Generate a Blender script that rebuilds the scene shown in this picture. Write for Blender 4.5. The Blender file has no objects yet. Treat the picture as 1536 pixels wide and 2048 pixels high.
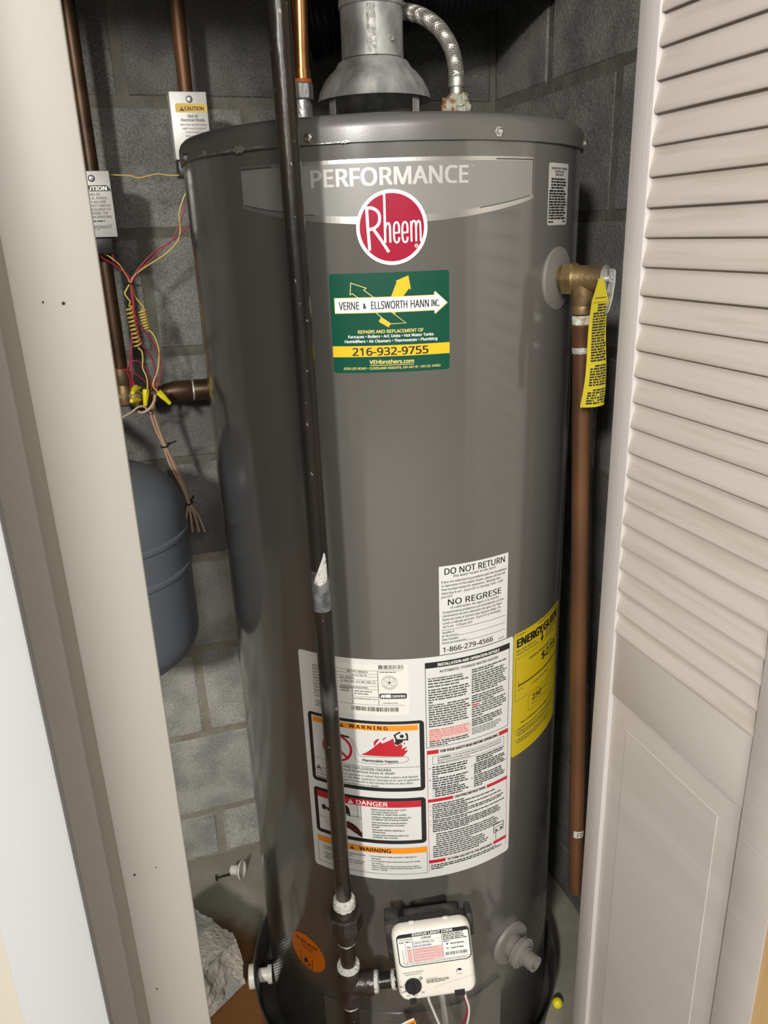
import bpy, bmesh, math, random
from math import sin, cos, pi, radians
from mathutils import Vector, Matrix
from mathutils.geometry import tessellate_polygon
from mathutils import noise as mn
random.seed(7)
SC = bpy.context.scene
COL = SC.collection

# ------------------------------------------------------------------ camera
PITCH, ROLL, AZI = radians(19.839), radians(-2.131), radians(18.0)
FPX = 1550.0
EYE = Vector((0, 0, 1.31))
_f = Vector((sin(AZI)*cos(PITCH), cos(AZI)*cos(PITCH), -sin(PITCH)))
_r0 = Vector((cos(AZI), -sin(AZI), 0)); _u0 = _r0.cross(_f)
_r = cos(ROLL)*_r0 + sin(ROLL)*_u0; _u = -sin(ROLL)*_r0 + cos(ROLL)*_u0
cd = bpy.data.cameras.new('camera'); cam = bpy.data.objects.new('camera', cd); COL.objects.link(cam)
cam.matrix_world = Matrix(((_r.x, _u.x, -_f.x, EYE.x), (_r.y, _u.y, -_f.y, EYE.y), (_r.z, _u.z, -_f.z, EYE.z), (0, 0, 0, 1)))
cd.sensor_fit = 'HORIZONTAL'; cd.sensor_width = 36.0; cd.lens = FPX/1536*36.0; cd.clip_start = 0.02
SC.camera = cam

# ------------------------------------------------------------------ world, lamps, exposure
wd = bpy.data.worlds.new('world'); SC.world = wd; wd.use_nodes = True
wd.node_tree.nodes['Background'].inputs[0].default_value = (1.0, 0.95, 0.88, 1)
wd.node_tree.nodes['Background'].inputs[1].default_value = 0.03
def lamp(name, loc, target, size, power, color):
    ld = bpy.data.lights.new(name, 'AREA'); ld.shape = 'DISK'; ld.size = size; ld.energy = power; ld.color = color
    o = bpy.data.objects.new(name, ld); COL.objects.link(o); o.location = loc
    o.rotation_euler = (Vector(target)-Vector(loc)).to_track_quat('-Z', 'Y').to_euler()
    return o
lamp('room_lamp', (-1.22, -1.5, 2.12), (0.2, 0.9, 0.7), 0.24, 68, (1.0, 0.967, 0.912))
pl = bpy.data.lights.new('fill_light', 'POINT'); pl.energy = 80; pl.shadow_soft_size = 0.30; pl.color = (1.0, 0.967, 0.912)  # added fill with no known source, brightens jamb, heater front and room
po = bpy.data.objects.new('fill_light', pl); COL.objects.link(po); po.location = (-0.10, -1.30, 2.12)
SC.view_settings.view_transform = 'Standard'; SC.view_settings.look = 'None'
SC.view_settings.gamma = 1.0; SC.view_settings.use_curve_mapping = False
SC.view_settings.exposure = 0.14

# ------------------------------------------------------------------ frames
HC = Vector((0.3567, 1.0528, 0)); HA = radians(18.716)      # heater axis, and the way its front faces
FZ = -0.03                                                   # floor level
MH = Matrix.Translation(HC) @ Matrix.Rotation(-HA, 4, 'Z')
FR = {'W': Matrix.Identity(4), 'H': MH}
BASE = {}
def at(px, py, Y):
    """World point on the plane y = Y that the photograph shows at px, py."""
    d = _f + _r*((px-768)/FPX) - _u*((py-1024)/FPX)
    return EYE + d*(Y/d.y)

def thing(name, label, cat, base=(0, 0, 0), frame='W', group=None):
    o = bpy.data.objects.new(name, None); COL.objects.link(o); o.empty_display_size = 0.05
    F = FR[frame]; o.location = F @ Vector(base); o.rotation_euler = (0, 0, -HA if frame == 'H' else 0)
    BASE[o.name] = Vector(base)
    o['label'] = label; o['category'] = cat
    if group: o['group'] = group
    return o
def root_of(o):
    while o.parent: o = o.parent
    return o

# ------------------------------------------------------------------ materials
M = {}
def mat(name, col, rough=0.5, metal=0.0, col2=None, scale=20.0, bump=0.0, bscale=None, spec=0.5, stretch=None, coat=0.0, lo=0.4, hi=0.62, detail=4.0, rough2=None, brough=0.12):
    m = bpy.data.materials.new(name); m.use_nodes = True; nt = m.node_tree; b = nt.nodes['Principled BSDF']
    b.inputs['Base Color'].default_value = (*col, 1); b.inputs['Roughness'].default_value = rough
    b.inputs['Metallic'].default_value = metal; b.inputs['Specular IOR Level'].default_value = spec
    b.inputs['Coat Weight'].default_value = coat; b.inputs['Coat Roughness'].default_value = brough
    if col2 or bump or rough2 is not None:
        g = nt.nodes.new('ShaderNodeNewGeometry'); vec = g.outputs['Position']
        if stretch:
            mp = nt.nodes.new('ShaderNodeMapping'); mp.inputs['Scale'].default_value = stretch
            nt.links.new(vec, mp.inputs['Vector']); vec = mp.outputs['Vector']
        n = nt.nodes.new('ShaderNodeTexNoise'); n.inputs['Scale'].default_value = scale; n.inputs['Detail'].default_value = detail
        nt.links.new(vec, n.inputs['Vector'])
        if col2 or rough2 is not None:
            mr = nt.nodes.new('ShaderNodeMapRange'); mr.inputs[1].default_value = lo; mr.inputs[2].default_value = hi
            nt.links.new(n.outputs['Fac'], mr.inputs[0])
        if col2:
            mx = nt.nodes.new('ShaderNodeMix'); mx.data_type = 'RGBA'
            mx.inputs[6].default_value = (*col, 1); mx.inputs[7].default_value = (*col2, 1)
            nt.links.new(mr.outputs[0], mx.inputs[0]); nt.links.new(mx.outputs[2], b.inputs['Base Color'])
        if rough2 is not None:
            m2 = nt.nodes.new('ShaderNodeMapRange'); m2.inputs[3].default_value = rough; m2.inputs[4].default_value = rough2
            nt.links.new(mr.outputs[0], m2.inputs[0]); nt.links.new(m2.outputs[0], b.inputs['Roughness'])
        if bump:
            n2 = nt.nodes.new('ShaderNodeTexNoise'); n2.inputs['Scale'].default_value = bscale or scale; n2.inputs['Detail'].default_value = 5
            nt.links.new(vec, n2.inputs['Vector'])
            bp = nt.nodes.new('ShaderNodeBump'); bp.inputs['Strength'].default_value = bump; bp.inputs['Distance'].default_value = 0.004
            nt.links.new(n2.outputs['Fac'], bp.inputs['Height']); nt.links.new(bp.outputs[0], b.inputs['Normal'])
    M[name] = m; return m
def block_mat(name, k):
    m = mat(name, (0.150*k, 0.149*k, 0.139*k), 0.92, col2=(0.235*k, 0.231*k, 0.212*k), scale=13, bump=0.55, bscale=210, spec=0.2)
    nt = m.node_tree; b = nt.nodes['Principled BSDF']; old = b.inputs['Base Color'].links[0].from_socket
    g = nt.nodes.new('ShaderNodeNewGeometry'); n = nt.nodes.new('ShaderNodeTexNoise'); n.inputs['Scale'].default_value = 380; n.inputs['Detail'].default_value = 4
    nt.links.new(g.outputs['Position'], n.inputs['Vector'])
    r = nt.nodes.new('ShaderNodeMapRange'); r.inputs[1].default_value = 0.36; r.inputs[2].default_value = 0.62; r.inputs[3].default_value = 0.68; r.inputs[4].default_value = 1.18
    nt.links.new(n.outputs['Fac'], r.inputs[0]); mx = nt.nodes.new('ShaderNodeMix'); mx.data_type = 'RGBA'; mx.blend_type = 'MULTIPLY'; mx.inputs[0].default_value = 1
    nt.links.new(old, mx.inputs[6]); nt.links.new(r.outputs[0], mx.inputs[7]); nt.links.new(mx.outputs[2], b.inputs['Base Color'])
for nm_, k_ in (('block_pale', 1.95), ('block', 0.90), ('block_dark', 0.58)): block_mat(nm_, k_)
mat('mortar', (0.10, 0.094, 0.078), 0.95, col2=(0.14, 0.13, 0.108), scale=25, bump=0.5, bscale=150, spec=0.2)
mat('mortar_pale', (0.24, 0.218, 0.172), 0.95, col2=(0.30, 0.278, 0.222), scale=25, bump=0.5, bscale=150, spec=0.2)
mat('jamb_paint', (0.86, 0.825, 0.74), 0.42, col2=(0.87, 0.84, 0.765), scale=6, bump=0.03, bscale=250)
mat('white_paint', (0.42, 0.424, 0.424), 0.5)
mat('room_floor', (0.40, 0.385, 0.36), 0.6, col2=(0.45, 0.435, 0.41), scale=3)
mat('gap_tan_shade', (0.44, 0.40, 0.34), 0.6)  # tan of the gap; also stands for shade on the left recess
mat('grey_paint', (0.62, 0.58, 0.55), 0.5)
mat('door_paint', (0.53, 0.49, 0.445), 0.5, col2=(0.57, 0.53, 0.485), scale=14, bump=0.10, bscale=160, stretch=(1, 0.12, 1))
mat('slat_paint', (0.62, 0.565, 0.51), 0.45, col2=(0.50, 0.44, 0.36), scale=70, bump=0.14, bscale=200, stretch=(1, 0.06, 1), lo=0.5, hi=0.8)
mat('stile_paint', (0.58, 0.545, 0.525), 0.5, bump=0.10, bscale=300, stretch=(1, 1, 0.05))
mat('raw_wood', (0.66, 0.46, 0.22), 0.6, col2=(0.55, 0.36, 0.16), scale=40, stretch=(1, 1, 0.06))
mat('jacket', (0.104, 0.100, 0.091), 0.16, coat=0.7, bump=0.12, bscale=26, spec=0.7, stretch=(1, 1, 0.06))
mat('jacket_cap', (0.104, 0.100, 0.092), 0.32, bump=0.02, bscale=500, spec=0.6)
mat('panel_grey', (0.215, 0.212, 0.20), 0.36, spec=0.55)
mat('silver', (0.62, 0.61, 0.58), 0.27, metal=0.85)
mat('chrome', (0.72, 0.71, 0.68), 0.16, metal=1.0)
mat('letter_silver', (0.60, 0.59, 0.56), 0.25, metal=0.35)
mat('foil', (0.55, 0.54, 0.50), 0.35, metal=0.8, bump=0.6, bscale=300)
mat('badge_red', (0.33, 0.005, 0.032), 0.2, spec=0.6)
mat('ink_white', (0.82, 0.81, 0.78), 0.4)
mat('paper', (0.66, 0.66, 0.64), 0.32)
mat('paper_cream', (0.74, 0.725, 0.66), 0.35)
mat('ink', (0.012, 0.012, 0.012), 0.4)
mat('ink_grey', (0.05, 0.05, 0.048), 0.5)
mat('ink_soft', (0.18, 0.18, 0.175), 0.5)
mat('ink_red', (0.48, 0.012, 0.025), 0.4)
mat('ink_pink', (0.62, 0.22, 0.20), 0.4)
mat('ink_pinkpale', (0.72, 0.50, 0.47), 0.4)
mat('ink_blue', (0.10, 0.14, 0.34), 0.4)
mat('ink_orange', (0.86, 0.28, 0.01), 0.35)
mat('ink_brown', (0.06, 0.012, 0.008), 0.4)
mat('stk_green', (0.004, 0.068, 0.040), 0.22, spec=0.6)
mat('stk_yellow', (0.80, 0.47, 0.02), 0.3)
mat('ink_paleyellow', (0.72, 0.60, 0.18), 0.35)
mat('guide_yellow', (0.52, 0.39, 0.008), 0.4)
mat('oval_orange', (0.70, 0.165, 0.004), 0.4)
mat('label_grey', (0.42, 0.41, 0.38), 0.45)
mat('galv', (0.44, 0.44, 0.42), 0.55, metal=0.45, col2=(0.26, 0.265, 0.255), scale=55, bump=0.16, bscale=80, stretch=(1, 1, 0.5))
mat('galv_dark', (0.50, 0.49, 0.45), 0.5, metal=0.5, col2=(0.26, 0.26, 0.25), scale=120, bump=0.5, bscale=200)
mat('black_iron', (0.010, 0.0095, 0.009), 0.30, col2=(0.024, 0.017, 0.011), scale=16, bump=0.25, bscale=90, spec=0.32, stretch=(1, 1, 0.3))
mat('iron_brown', (0.018, 0.013, 0.011), 0.32, col2=(0.032, 0.023, 0.019), scale=60, bump=0.25, bscale=150, spec=0.6)
mat('sealant', (0.58, 0.565, 0.53), 0.6, col2=(0.28, 0.27, 0.25), scale=120, bump=0.8, bscale=220, lo=0.52, hi=0.7)
mat('smear', (0.16, 0.165, 0.17), 0.55, col2=(0.045, 0.047, 0.05), scale=75, bump=0.2, bscale=120)
mat('copper', (0.50, 0.215, 0.105), 0.38, metal=0.75, col2=(0.30, 0.125, 0.06), scale=14, stretch=(1, 1, 0.3))
mat('copper_dull', (0.155, 0.070, 0.030), 0.5, metal=0.5, col2=(0.095, 0.043, 0.019), scale=14, stretch=(1, 1, 0.3))
mat('copper_old', (0.085, 0.045, 0.020), 0.45, metal=0.55, col2=(0.045, 0.024, 0.012), scale=18)
mat('copper_bright', (0.85, 0.44, 0.17), 0.24, metal=0.95, col2=(0.45, 0.19, 0.06), scale=26, stretch=(1, 1, 0.4))
mat('brass', (0.22, 0.145, 0.062), 0.48, metal=0.6, col2=(0.13, 0.088, 0.042), scale=40, bump=0.15, bscale=200)
mat('solder', (0.55, 0.54, 0.50), 0.4, metal=0.6, bump=0.5, bscale=250)
mat('teflon', (0.55, 0.60, 0.54), 0.7, col2=(0.30, 0.20, 0.13), scale=110)
mat('zinc', (0.50, 0.50, 0.49), 0.38, metal=0.7, bump=0.2, bscale=200)
mat('steel_braid', (0.50, 0.48, 0.44), 0.42, metal=0.85)
mat('rust_crust', (0.24, 0.075, 0.015), 0.9, col2=(0.34, 0.24, 0.14), scale=90, bump=1.0, bscale=200, lo=0.45, hi=0.58)
mat('lime_crust', (0.36, 0.36, 0.30), 0.9, col2=(0.22, 0.10, 0.035), scale=110, bump=1.0, bscale=200, lo=0.46, hi=0.6)
mat('orange_band', (0.60, 0.14, 0.03), 0.5)
mat('duct_black', (0.006, 0.006, 0.006), 0.5, spec=0.25)
mat('tank_grey', (0.135, 0.150, 0.175), 0.42, bump=0.02, bscale=400)
mat('tin', (0.60, 0.585, 0.555), 0.45, metal=0.25, col2=(0.50, 0.49, 0.46), scale=18)
mat('black_plastic', (0.012, 0.012, 0.013), 0.4)
mat('caution_yellow', (0.62, 0.40, 0.06), 0.45)
mat('wire_yellow', (0.62, 0.46, 0.09), 0.45)
mat('wire_red', (0.30, 0.012, 0.035), 0.4)
mat('wire_beige', (0.42, 0.28, 0.19), 0.5)
mat('wire_white', (0.66, 0.65, 0.62), 0.45)
mat('nut_yellow', (0.78, 0.66, 0.02), 0.4)
mat('tag_yellow', (0.45, 0.37, 0.010), 0.42)
mat('valve_white', (0.80, 0.765, 0.685), 0.40, col2=(0.77, 0.72, 0.62), scale=22, lo=0.5, hi=0.75)
mat('valve_black', (0.016, 0.015, 0.014), 0.5, col2=(0.07, 0.062, 0.05), scale=45, lo=0.52, hi=0.72)
mat('plastic_grey', (0.17, 0.16, 0.145), 0.55)
mat('escutcheon', (0.17, 0.16, 0.145), 0.5)
mat('pan_dark', (0.035, 0.034, 0.032), 0.45, col2=(0.06, 0.056, 0.05), scale=25)
mat('pvc', (0.66, 0.63, 0.56), 0.4)
mat('dark_slot', (0.038, 0.036, 0.033), 0.6)
mat('stone_face', (0.36, 0.335, 0.285), 0.95, col2=(0.44, 0.41, 0.35), scale=70, bump=1.0, bscale=130, spec=0.2)
mat('stone_top', (0.27, 0.265, 0.25), 0.92, col2=(0.32, 0.31, 0.285), scale=30, bump=0.4, bscale=160, spec=0.2)
mat('tape', (0.55, 0.45, 0.30), 0.4)
# floor: grey green concrete, rust brown stain with an edge of its own around the pan
fm = mat('floor_concrete', (0.25, 0.235, 0.19), 0.8, col2=(0.30, 0.285, 0.235), scale=12, bump=0.25, bscale=120)
nt = fm.node_tree; b = nt.nodes['Principled BSDF']
g = nt.nodes.new('ShaderNodeNewGeometry'); sp = nt.nodes.new('ShaderNodeSeparateXYZ'); nz = nt.nodes.new('ShaderNodeTexNoise')
nz.inputs['Scale'].default_value = 9; nz.inputs['Detail'].default_value = 5
nt.links.new(g.outputs['Position'], sp.inputs[0]); nt.links.new(g.outputs['Position'], nz.inputs['Vector'])
ma = nt.nodes.new('ShaderNodeMath'); ma.operation = 'MULTIPLY_ADD'; ma.inputs[1].default_value = 0.28
nt.links.new(nz.outputs['Fac'], ma.inputs[0]); nt.links.new(sp.outputs['Y'], ma.inputs[2])
mr = nt.nodes.new('ShaderNodeMapRange'); mr.inputs[1].default_value = 1.36; mr.inputs[2].default_value = 1.44
nt.links.new(ma.outputs[0], mr.inputs[0])
mx = nt.nodes.new('ShaderNodeMix'); mx.data_type = 'RGBA'
old = b.inputs['Base Color'].links[0].from_socket
mx.inputs[6].default_value = (0.15, 0.060, 0.012, 1); nt.links.new(old, mx.inputs[7])
m3 = nt.nodes.new('ShaderNodeMath'); m3.operation = 'MULTIPLY_ADD'; m3.inputs[1].default_value = 0.3; nt.links.new(nz.outputs['Fac'], m3.inputs[0]); nt.links.new(sp.outputs['X'], m3.inputs[2])
m4 = nt.nodes.new('ShaderNodeMapRange'); m4.inputs[1].default_value = 0.42; m4.inputs[2].default_value = 0.55; nt.links.new(m3.outputs[0], m4.inputs[0])
m5 = nt.nodes.new('ShaderNodeMath'); m5.operation = 'MAXIMUM'; nt.links.new(mr.outputs[0], m5.inputs[0]); nt.links.new(m4.outputs[0], m5.inputs[1]); nt.links.new(m5.outputs[0], mx.inputs[0])
nt.links.new(mx.outputs[2], b.inputs['Base Color'])
# pale scuffs and specks on the black pipe
nt = M['black_iron'].node_tree; b = nt.nodes['Principled BSDF']; old = b.inputs['Base Color'].links[0].from_socket
g = nt.nodes.new('ShaderNodeNewGeometry')
for sc_, lo_, hi_, str_ in ((150, 0.70, 0.74, (1, 1, 0.6)), (16, 0.66, 0.80, (1, 1, 0.25))):
    mp = nt.nodes.new('ShaderNodeMapping'); mp.inputs['Scale'].default_value = str_; nt.links.new(g.outputs['Position'], mp.inputs['Vector'])
    n = nt.nodes.new('ShaderNodeTexNoise'); n.inputs['Scale'].default_value = sc_; n.inputs['Detail'].default_value = 3; nt.links.new(mp.outputs['Vector'], n.inputs['Vector'])
    r = nt.nodes.new('ShaderNodeMapRange'); r.inputs[1].default_value = lo_; r.inputs[2].default_value = hi_; nt.links.new(n.outputs['Fac'], r.inputs[0])
    mx = nt.nodes.new('ShaderNodeMix'); mx.data_type = 'RGBA'; mx.inputs[7].default_value = (0.20, 0.195, 0.18, 1); nt.links.new(r.outputs[0], mx.inputs[0]); nt.links.new(old, mx.inputs[6]); old = mx.outputs[2]
nt.links.new(old, b.inputs['Base Color'])

# ------------------------------------------------------------------ mesh builder
class MB:
    def __init__(s): s.v = []; s.f = []; s.m = []; s.mats = []; s.cur = 0; s.xf = None
    def use(s, name):
        if name not in s.mats: s.mats.append(name)
        s.cur = s.mats.index(name); return s
    def add(s, vs, fs):
        o = len(s.v); X = s.xf
        for p in vs: s.v.append(X @ Vector(p) if X else Vector(p))
        for f in fs: s.f.append([o+i for i in f]); s.m.append(s.cur)
        return s
    def box(s, x0, x1, y0, y1, z0, z1, bev=0.0):
        if bev <= 0:
            return s.add([(x0,y0,z0),(x1,y0,z0),(x1,y1,z0),(x0,y1,z0),(x0,y0,z1),(x1,y0,z1),(x1,y1,z1),(x0,y1,z1)],
                         [(0,3,2,1),(4,5,6,7),(0,1,5,4),(1,2,6,5),(2,3,7,6),(3,0,4,7)])
        bm = bmesh.new(); bmesh.ops.create_cube(bm, size=1)
        for v in bm.verts: v.co = Vector(((x0+x1)/2+v.co.x*(x1-x0), (y0+y1)/2+v.co.y*(y1-y0), (z0+z1)/2+v.co.z*(z1-z0)))
        bmesh.ops.bevel(bm, geom=bm.edges[:], offset=bev, segments=2, profile=0.5, affect='EDGES')
        bm.verts.index_update()
        s.add([v.co.copy() for v in bm.verts], [[v.index for v in f.verts] for f in bm.faces]); bm.free(); return s
    def frame(s, axis):
        a = Vector(axis).normalized(); t = Vector((0,0,1)) if abs(a.z) < 0.9 else Vector((1,0,0))
        x = t.cross(a).normalized(); y = a.cross(x); return x, y, a
    def lathe(s, org, axis, prof, seg=32, cap0=True, cap1=True, arc=None):
        """prof: (radius, height along axis) pairs."""
        x, y, a = s.frame(axis); org = Vector(org); vs = []; fs = []
        n = seg
        for r, h in prof:
            for i in range(n):
                t = 2*pi*i/n; vs.append(org + a*h + (x*cos(t)+y*sin(t))*r)
        for k in range(len(prof)-1):
            for i in range(n):
                j = (i+1) % n; fs.append((k*n+i, k*n+j, (k+1)*n+j, (k+1)*n+i))
        if cap0: fs.append(list(range(n-1, -1, -1)))
        if cap1: fs.append([(len(prof)-1)*n+i for i in range(n)])
        return s.add(vs, fs)
    def cyl(s, p0, p1, r, seg=24, r1=None):
        p0, p1 = Vector(p0), Vector(p1); L = (p1-p0).length
        return s.lathe(p0, p1-p0, [(r, 0), (r if r1 is None else r1, L)], seg)
    def hexa(s, org, axis, r, h, seg=6): return s.lathe(org, axis, [(r*0.93, 0), (r, h*0.08), (r, h*0.92), (r*0.93, h)], seg)
    def tube(s, pts, r, seg=10, cap=True, rfun=None):
        pts = [Vector(p) for p in pts]; vs = []; fs = []; n = len(pts)
        tan = [(pts[min(i+1, n-1)]-pts[max(i-1, 0)]).normalized() for i in range(n)]
        x, y, a = s.frame(tan[0])
        for i in range(n):
            x = (x - tan[i]*x.dot(tan[i])).normalized(); y = tan[i].cross(x)
            rr = rfun(i/(n-1)) if rfun else r
            for k in range(seg):
                t = 2*pi*k/seg; vs.append(pts[i] + (x*cos(t)+y*sin(t))*rr)
        for i in range(n-1):
            for k in range(seg):
                j = (k+1) % seg; fs.append((i*seg+k, i*seg+j, (i+1)*seg+j, (i+1)*seg+k))
        if cap: fs.append(list(range(seg-1, -1, -1))); fs.append([(n-1)*seg+k for k in range(seg)])
        return s.add(vs, fs)
    def torus(s, org, axis, R, r, seg=40, sub=8):
        x, y, a = s.frame(axis); org = Vector(org)
        pts = [org + (x*cos(2*pi*i/seg)+y*sin(2*pi*i/seg))*R for i in range(seg)]
        vs = []; fs = []
        for i, p in enumerate(pts):
            d = (p-org).normalized()
            for k in range(sub):
                t = 2*pi*k/sub; vs.append(p + d*cos(t)*r + a*sin(t)*r)
        for i in range(seg):
            for k in range(sub):
                j = (k+1) % sub; ii = (i+1) % seg; fs.append((i*sub+k, ii*sub+k, ii*sub+j, i*sub+j))
        return s.add(vs, fs)
    def mesh(s, name, shift=None, smooth=35):
        me = bpy.data.meshes.new(name)
        me.from_pydata([tuple(v-shift) if shift else tuple(v) for v in s.v], [], s.f)
        for n in s.mats: me.materials.append(M[n])
        me.polygons.foreach_set('material_index', s.m)
        bm = bmesh.new(); bm.from_mesh(me); bmesh.ops.recalc_face_normals(bm, faces=bm.faces[:]); bm.to_mesh(me); bm.free()
        if smooth:
            me.polygons.foreach_set('use_smooth', [True]*len(me.polygons)); me.set_sharp_from_angle(angle=radians(smooth))
        me.update(); return me
def obj(name, mb, parent=None, kind=None, label=None, smooth=35):
    shift = BASE[root_of(parent).name] if parent else None
    o = bpy.data.objects.new(name, mb.mesh(name, shift, smooth)); COL.objects.link(o)
    if parent: o.parent = parent
    if kind: o['kind'] = kind
    if label: o['label'] = label
    return o
def solo(name, mb, label, cat, base, frame='W', group=None, smooth=35):
    """A thing that is one mesh; its origin sits at base."""
    o = bpy.data.objects.new(name, mb.mesh(name, Vector(base), smooth)); COL.objects.link(o)
    o.location = FR[frame] @ Vector(base); o.rotation_euler = (0, 0, -HA if frame == 'H' else 0)
    o['label'] = label; o['category'] = cat
    if group: o['group'] = group
    return o
def spline(pts, n=8):
    pts = [Vector(p) for p in pts]; P = [pts[0]*2-pts[1]] + pts + [pts[-1]*2-pts[-2]]; out = []
    for i in range(1, len(P)-2):
        a, b, c, d = P[i-1], P[i], P[i+1], P[i+2]
        for k in range(n):
            t = k/n; out.append(0.5*((2*b)+(c-a)*t+(2*a-5*b+4*c-d)*t*t+(3*b-a-3*c+d)*t**3))
    out.append(pts[-1]); return out

# ------------------------------------------------------------------ flat print (labels, lettering)
try: FONT = bpy.data.fonts.load(bpy.utils.system_resource('DATAFILES', path='fonts')+'/NotoSansHebrew-Regular.woff2')
except Exception: FONT = None
_tcache = {}
def glyphs(body, bold, res):
    key = (body, bold, res)
    if key not in _tcache:
        cu = bpy.data.curves.new('t', 'FONT'); cu.body = body; cu.size = 100; cu.resolution_u = res
        if FONT: cu.font = FONT
        o = bpy.data.objects.new('t', cu); COL.objects.link(o)
        dg = bpy.context.evaluated_depsgraph_get(); dg.update()
        me = o.evaluated_get(dg).to_mesh()
        vs = [(v.co.x/100, v.co.y/100) for v in me.vertices]; fs = [tuple(p.vertices) for p in me.polygons]
        o.evaluated_get(dg).to_mesh_clear(); bpy.data.objects.remove(o); bpy.data.curves.remove(cu)
        _tcache[key] = (vs, fs)
    return _tcache[key]
CAPH = max(y for x, y in glyphs('H', 0, 2)[0])
class Art:
    """Flat artwork in millimetres (u right, v up), layer by layer."""
    def __init__(s, seed=1): s.sh = []; s.rnd = random.Random(seed)
    def put(s, vs, fs, col, lay, fine=False): s.sh.append((vs, fs, col, lay, fine)); return s
    def poly(s, pts, col, lay=1):
        t = tessellate_polygon([[Vector((x, y, 0)) for x, y in pts]])
        return s.put(list(pts), [tuple(q) for q in t], col, lay)
    def rect(s, x0, y0, x1, y1, col, lay=1): return s.put([(x0,y0),(x1,y0),(x1,y1),(x0,y1)], [(0,1,2,3)], col, lay)
    def rr(s, x0, y0, x1, y1, r, col, lay=1, corners=(1,1,1,1)):
        p = []
        for (cx, cy, a, on) in ((x1-r, y0+r, -90, corners[1]), (x1-r, y1-r, 0, corners[2]), (x0+r, y1-r, 90, corners[3]), (x0+r, y0+r, 180, corners[0])):
            if on: p += [(cx+r*cos(radians(a+k*15)), cy+r*sin(radians(a+k*15))) for k in range(7)]
            else: q = radians(a+45); p.append((cx+r*math.copysign(1, cos(q)), cy+r*math.copysign(1, sin(q))))
        return s.poly(p, col, lay)
    def ell(s, cx, cy, rx, ry, col, lay=1, n=48): return s.poly([(cx+rx*cos(2*pi*k/n), cy+ry*sin(2*pi*k/n)) for k in range(n)], col, lay)
    def line(s, pts, w, col, lay=2, closed=False):
        n = len(pts); P = [Vector(p).to_2d() for p in pts]; L = []; Rr = []
        for i in range(n):
            a = P[i-1] if (i > 0 or closed) else None; c = P[(i+1) % n] if (i < n-1 or closed) else None
            d1 = (P[i]-a).normalized() if a is not None else None; d2 = (c-P[i]).normalized() if c is not None else None
            d1 = d1 if d1 is not None else d2; d2 = d2 if d2 is not None else d1
            m = d1+d2; m = m.normalized() if m.length > 1e-6 else d1
            nn = Vector((-m.y, m.x)); k = max(0.5, abs(nn.dot(Vector((-d1.y, d1.x)))))
            L.append(P[i]+nn*(w/2/k)); Rr.append(P[i]-nn*(w/2/k))
        vs = [tuple(q) for q in L]+[tuple(q) for q in Rr]
        return s.put(vs, [(i, (i+1) % n, n+(i+1) % n, n+i) for i in range(n if closed else n-1)], col, lay)
    def frame(s, x0, y0, x1, y1, w, col, lay=2): return s.line([(x0,y0),(x1,y0),(x1,y1),(x0,y1)], w, col, lay, True)
    def ring(s, cx, cy, r, w, col, lay=2, n=48, ry=None): return s.line([(cx+r*cos(2*pi*k/n), cy+(ry or r)*sin(2*pi*k/n)) for k in range(n)], w, col, lay, True)
    def text(s, body, x0, v, h, x1=None, col='ink', lay=3, bold=0.016, al='l', skew=0.0, res=2):
        vs, fs = glyphs(body, 0, res)
        if not vs: return s
        if bold:        # heavier lettering: the same outline laid down again a little to each side
            q = bold*h/CAPH*1.25
            for k_, (dx, dy) in enumerate(((q, q*.5), (-q, -q*.5), (-q, q*.5), (q, -q*.5))[:2 if h < 3.3 else 4]): s.text(body, x0+dx, v+dy, h, None if x1 is None else x1+dx, col, lay+0.17*(k_+1), 0, al, skew, res)
        a = min(p[0] for p in vs); b = max(p[0] for p in vs); ky = h/CAPH
        kx = ky if x1 is None else (x1-x0)/(b-a)
        w = (b-a)*kx; ox = x0 if al == 'l' else (x0-w/2 if al == 'c' else x0-w)
        return s.put([(ox+(x-a)*kx+skew*y*ky, v+y*ky) for x, y in vs], fs, col, lay, h < 7)
    def words(s, x0, x1, v, h, col='ink_grey', lay=3):
        """Print too small to read in the photograph: word-long dashes."""
        x = x0; vs = []; fs = []
        while x < x1-h*0.6:
            w = min(s.rnd.uniform(1.2, 5.0)*h, x1-x); o = len(vs)
            vs += [(x, v), (x+w, v), (x+w, v+h), (x, v+h)]; fs.append((o, o+1, o+2, o+3)); x += w+h*0.55
        return s.put(vs, fs, col, lay, True)
    def para(s, x0, x1, v0, v1, n, h, col='ink_grey', last=0.5, lay=3):
        for i in range(n):
            v = v0+(v1-v0)*i/max(1, n-1)
            e = x0+(x1-x0)*(last if i == n-1 and n > 1 else s.rnd.uniform(0.86, 1.0)); s.words(x0, e, v, h, col, lay)
        return s
    def bars(s, x0, x1, v0, v1, col='ink', lay=3):
        x = x0; vs = []; fs = []
        while x < x1:
            w = s.rnd.choice((0.35, 0.35, 0.7, 1.0)); o = len(vs)
            vs += [(x, v0), (min(x+w, x1), v0), (min(x+w, x1), v1), (x, v1)]; fs.append((o, o+1, o+2, o+3)); x += w+s.rnd.choice((0.35, 0.5, 0.9))
        return s.put(vs, fs, col, lay, True)
    def tri(s, x, v, h, lay=3, mark='paper', body='ink'):
        s.poly([(x, v), (x+h*1.12, v), (x+h*0.56, v+h)], body, lay)
        s.rect(x+h*0.50, v+h*0.34, x+h*0.62, v+h*0.72, mark, lay+1); return s.rect(x+h*0.50, v+h*0.12, x+h*0.62, v+h*0.24, mark, lay+1)
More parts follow.
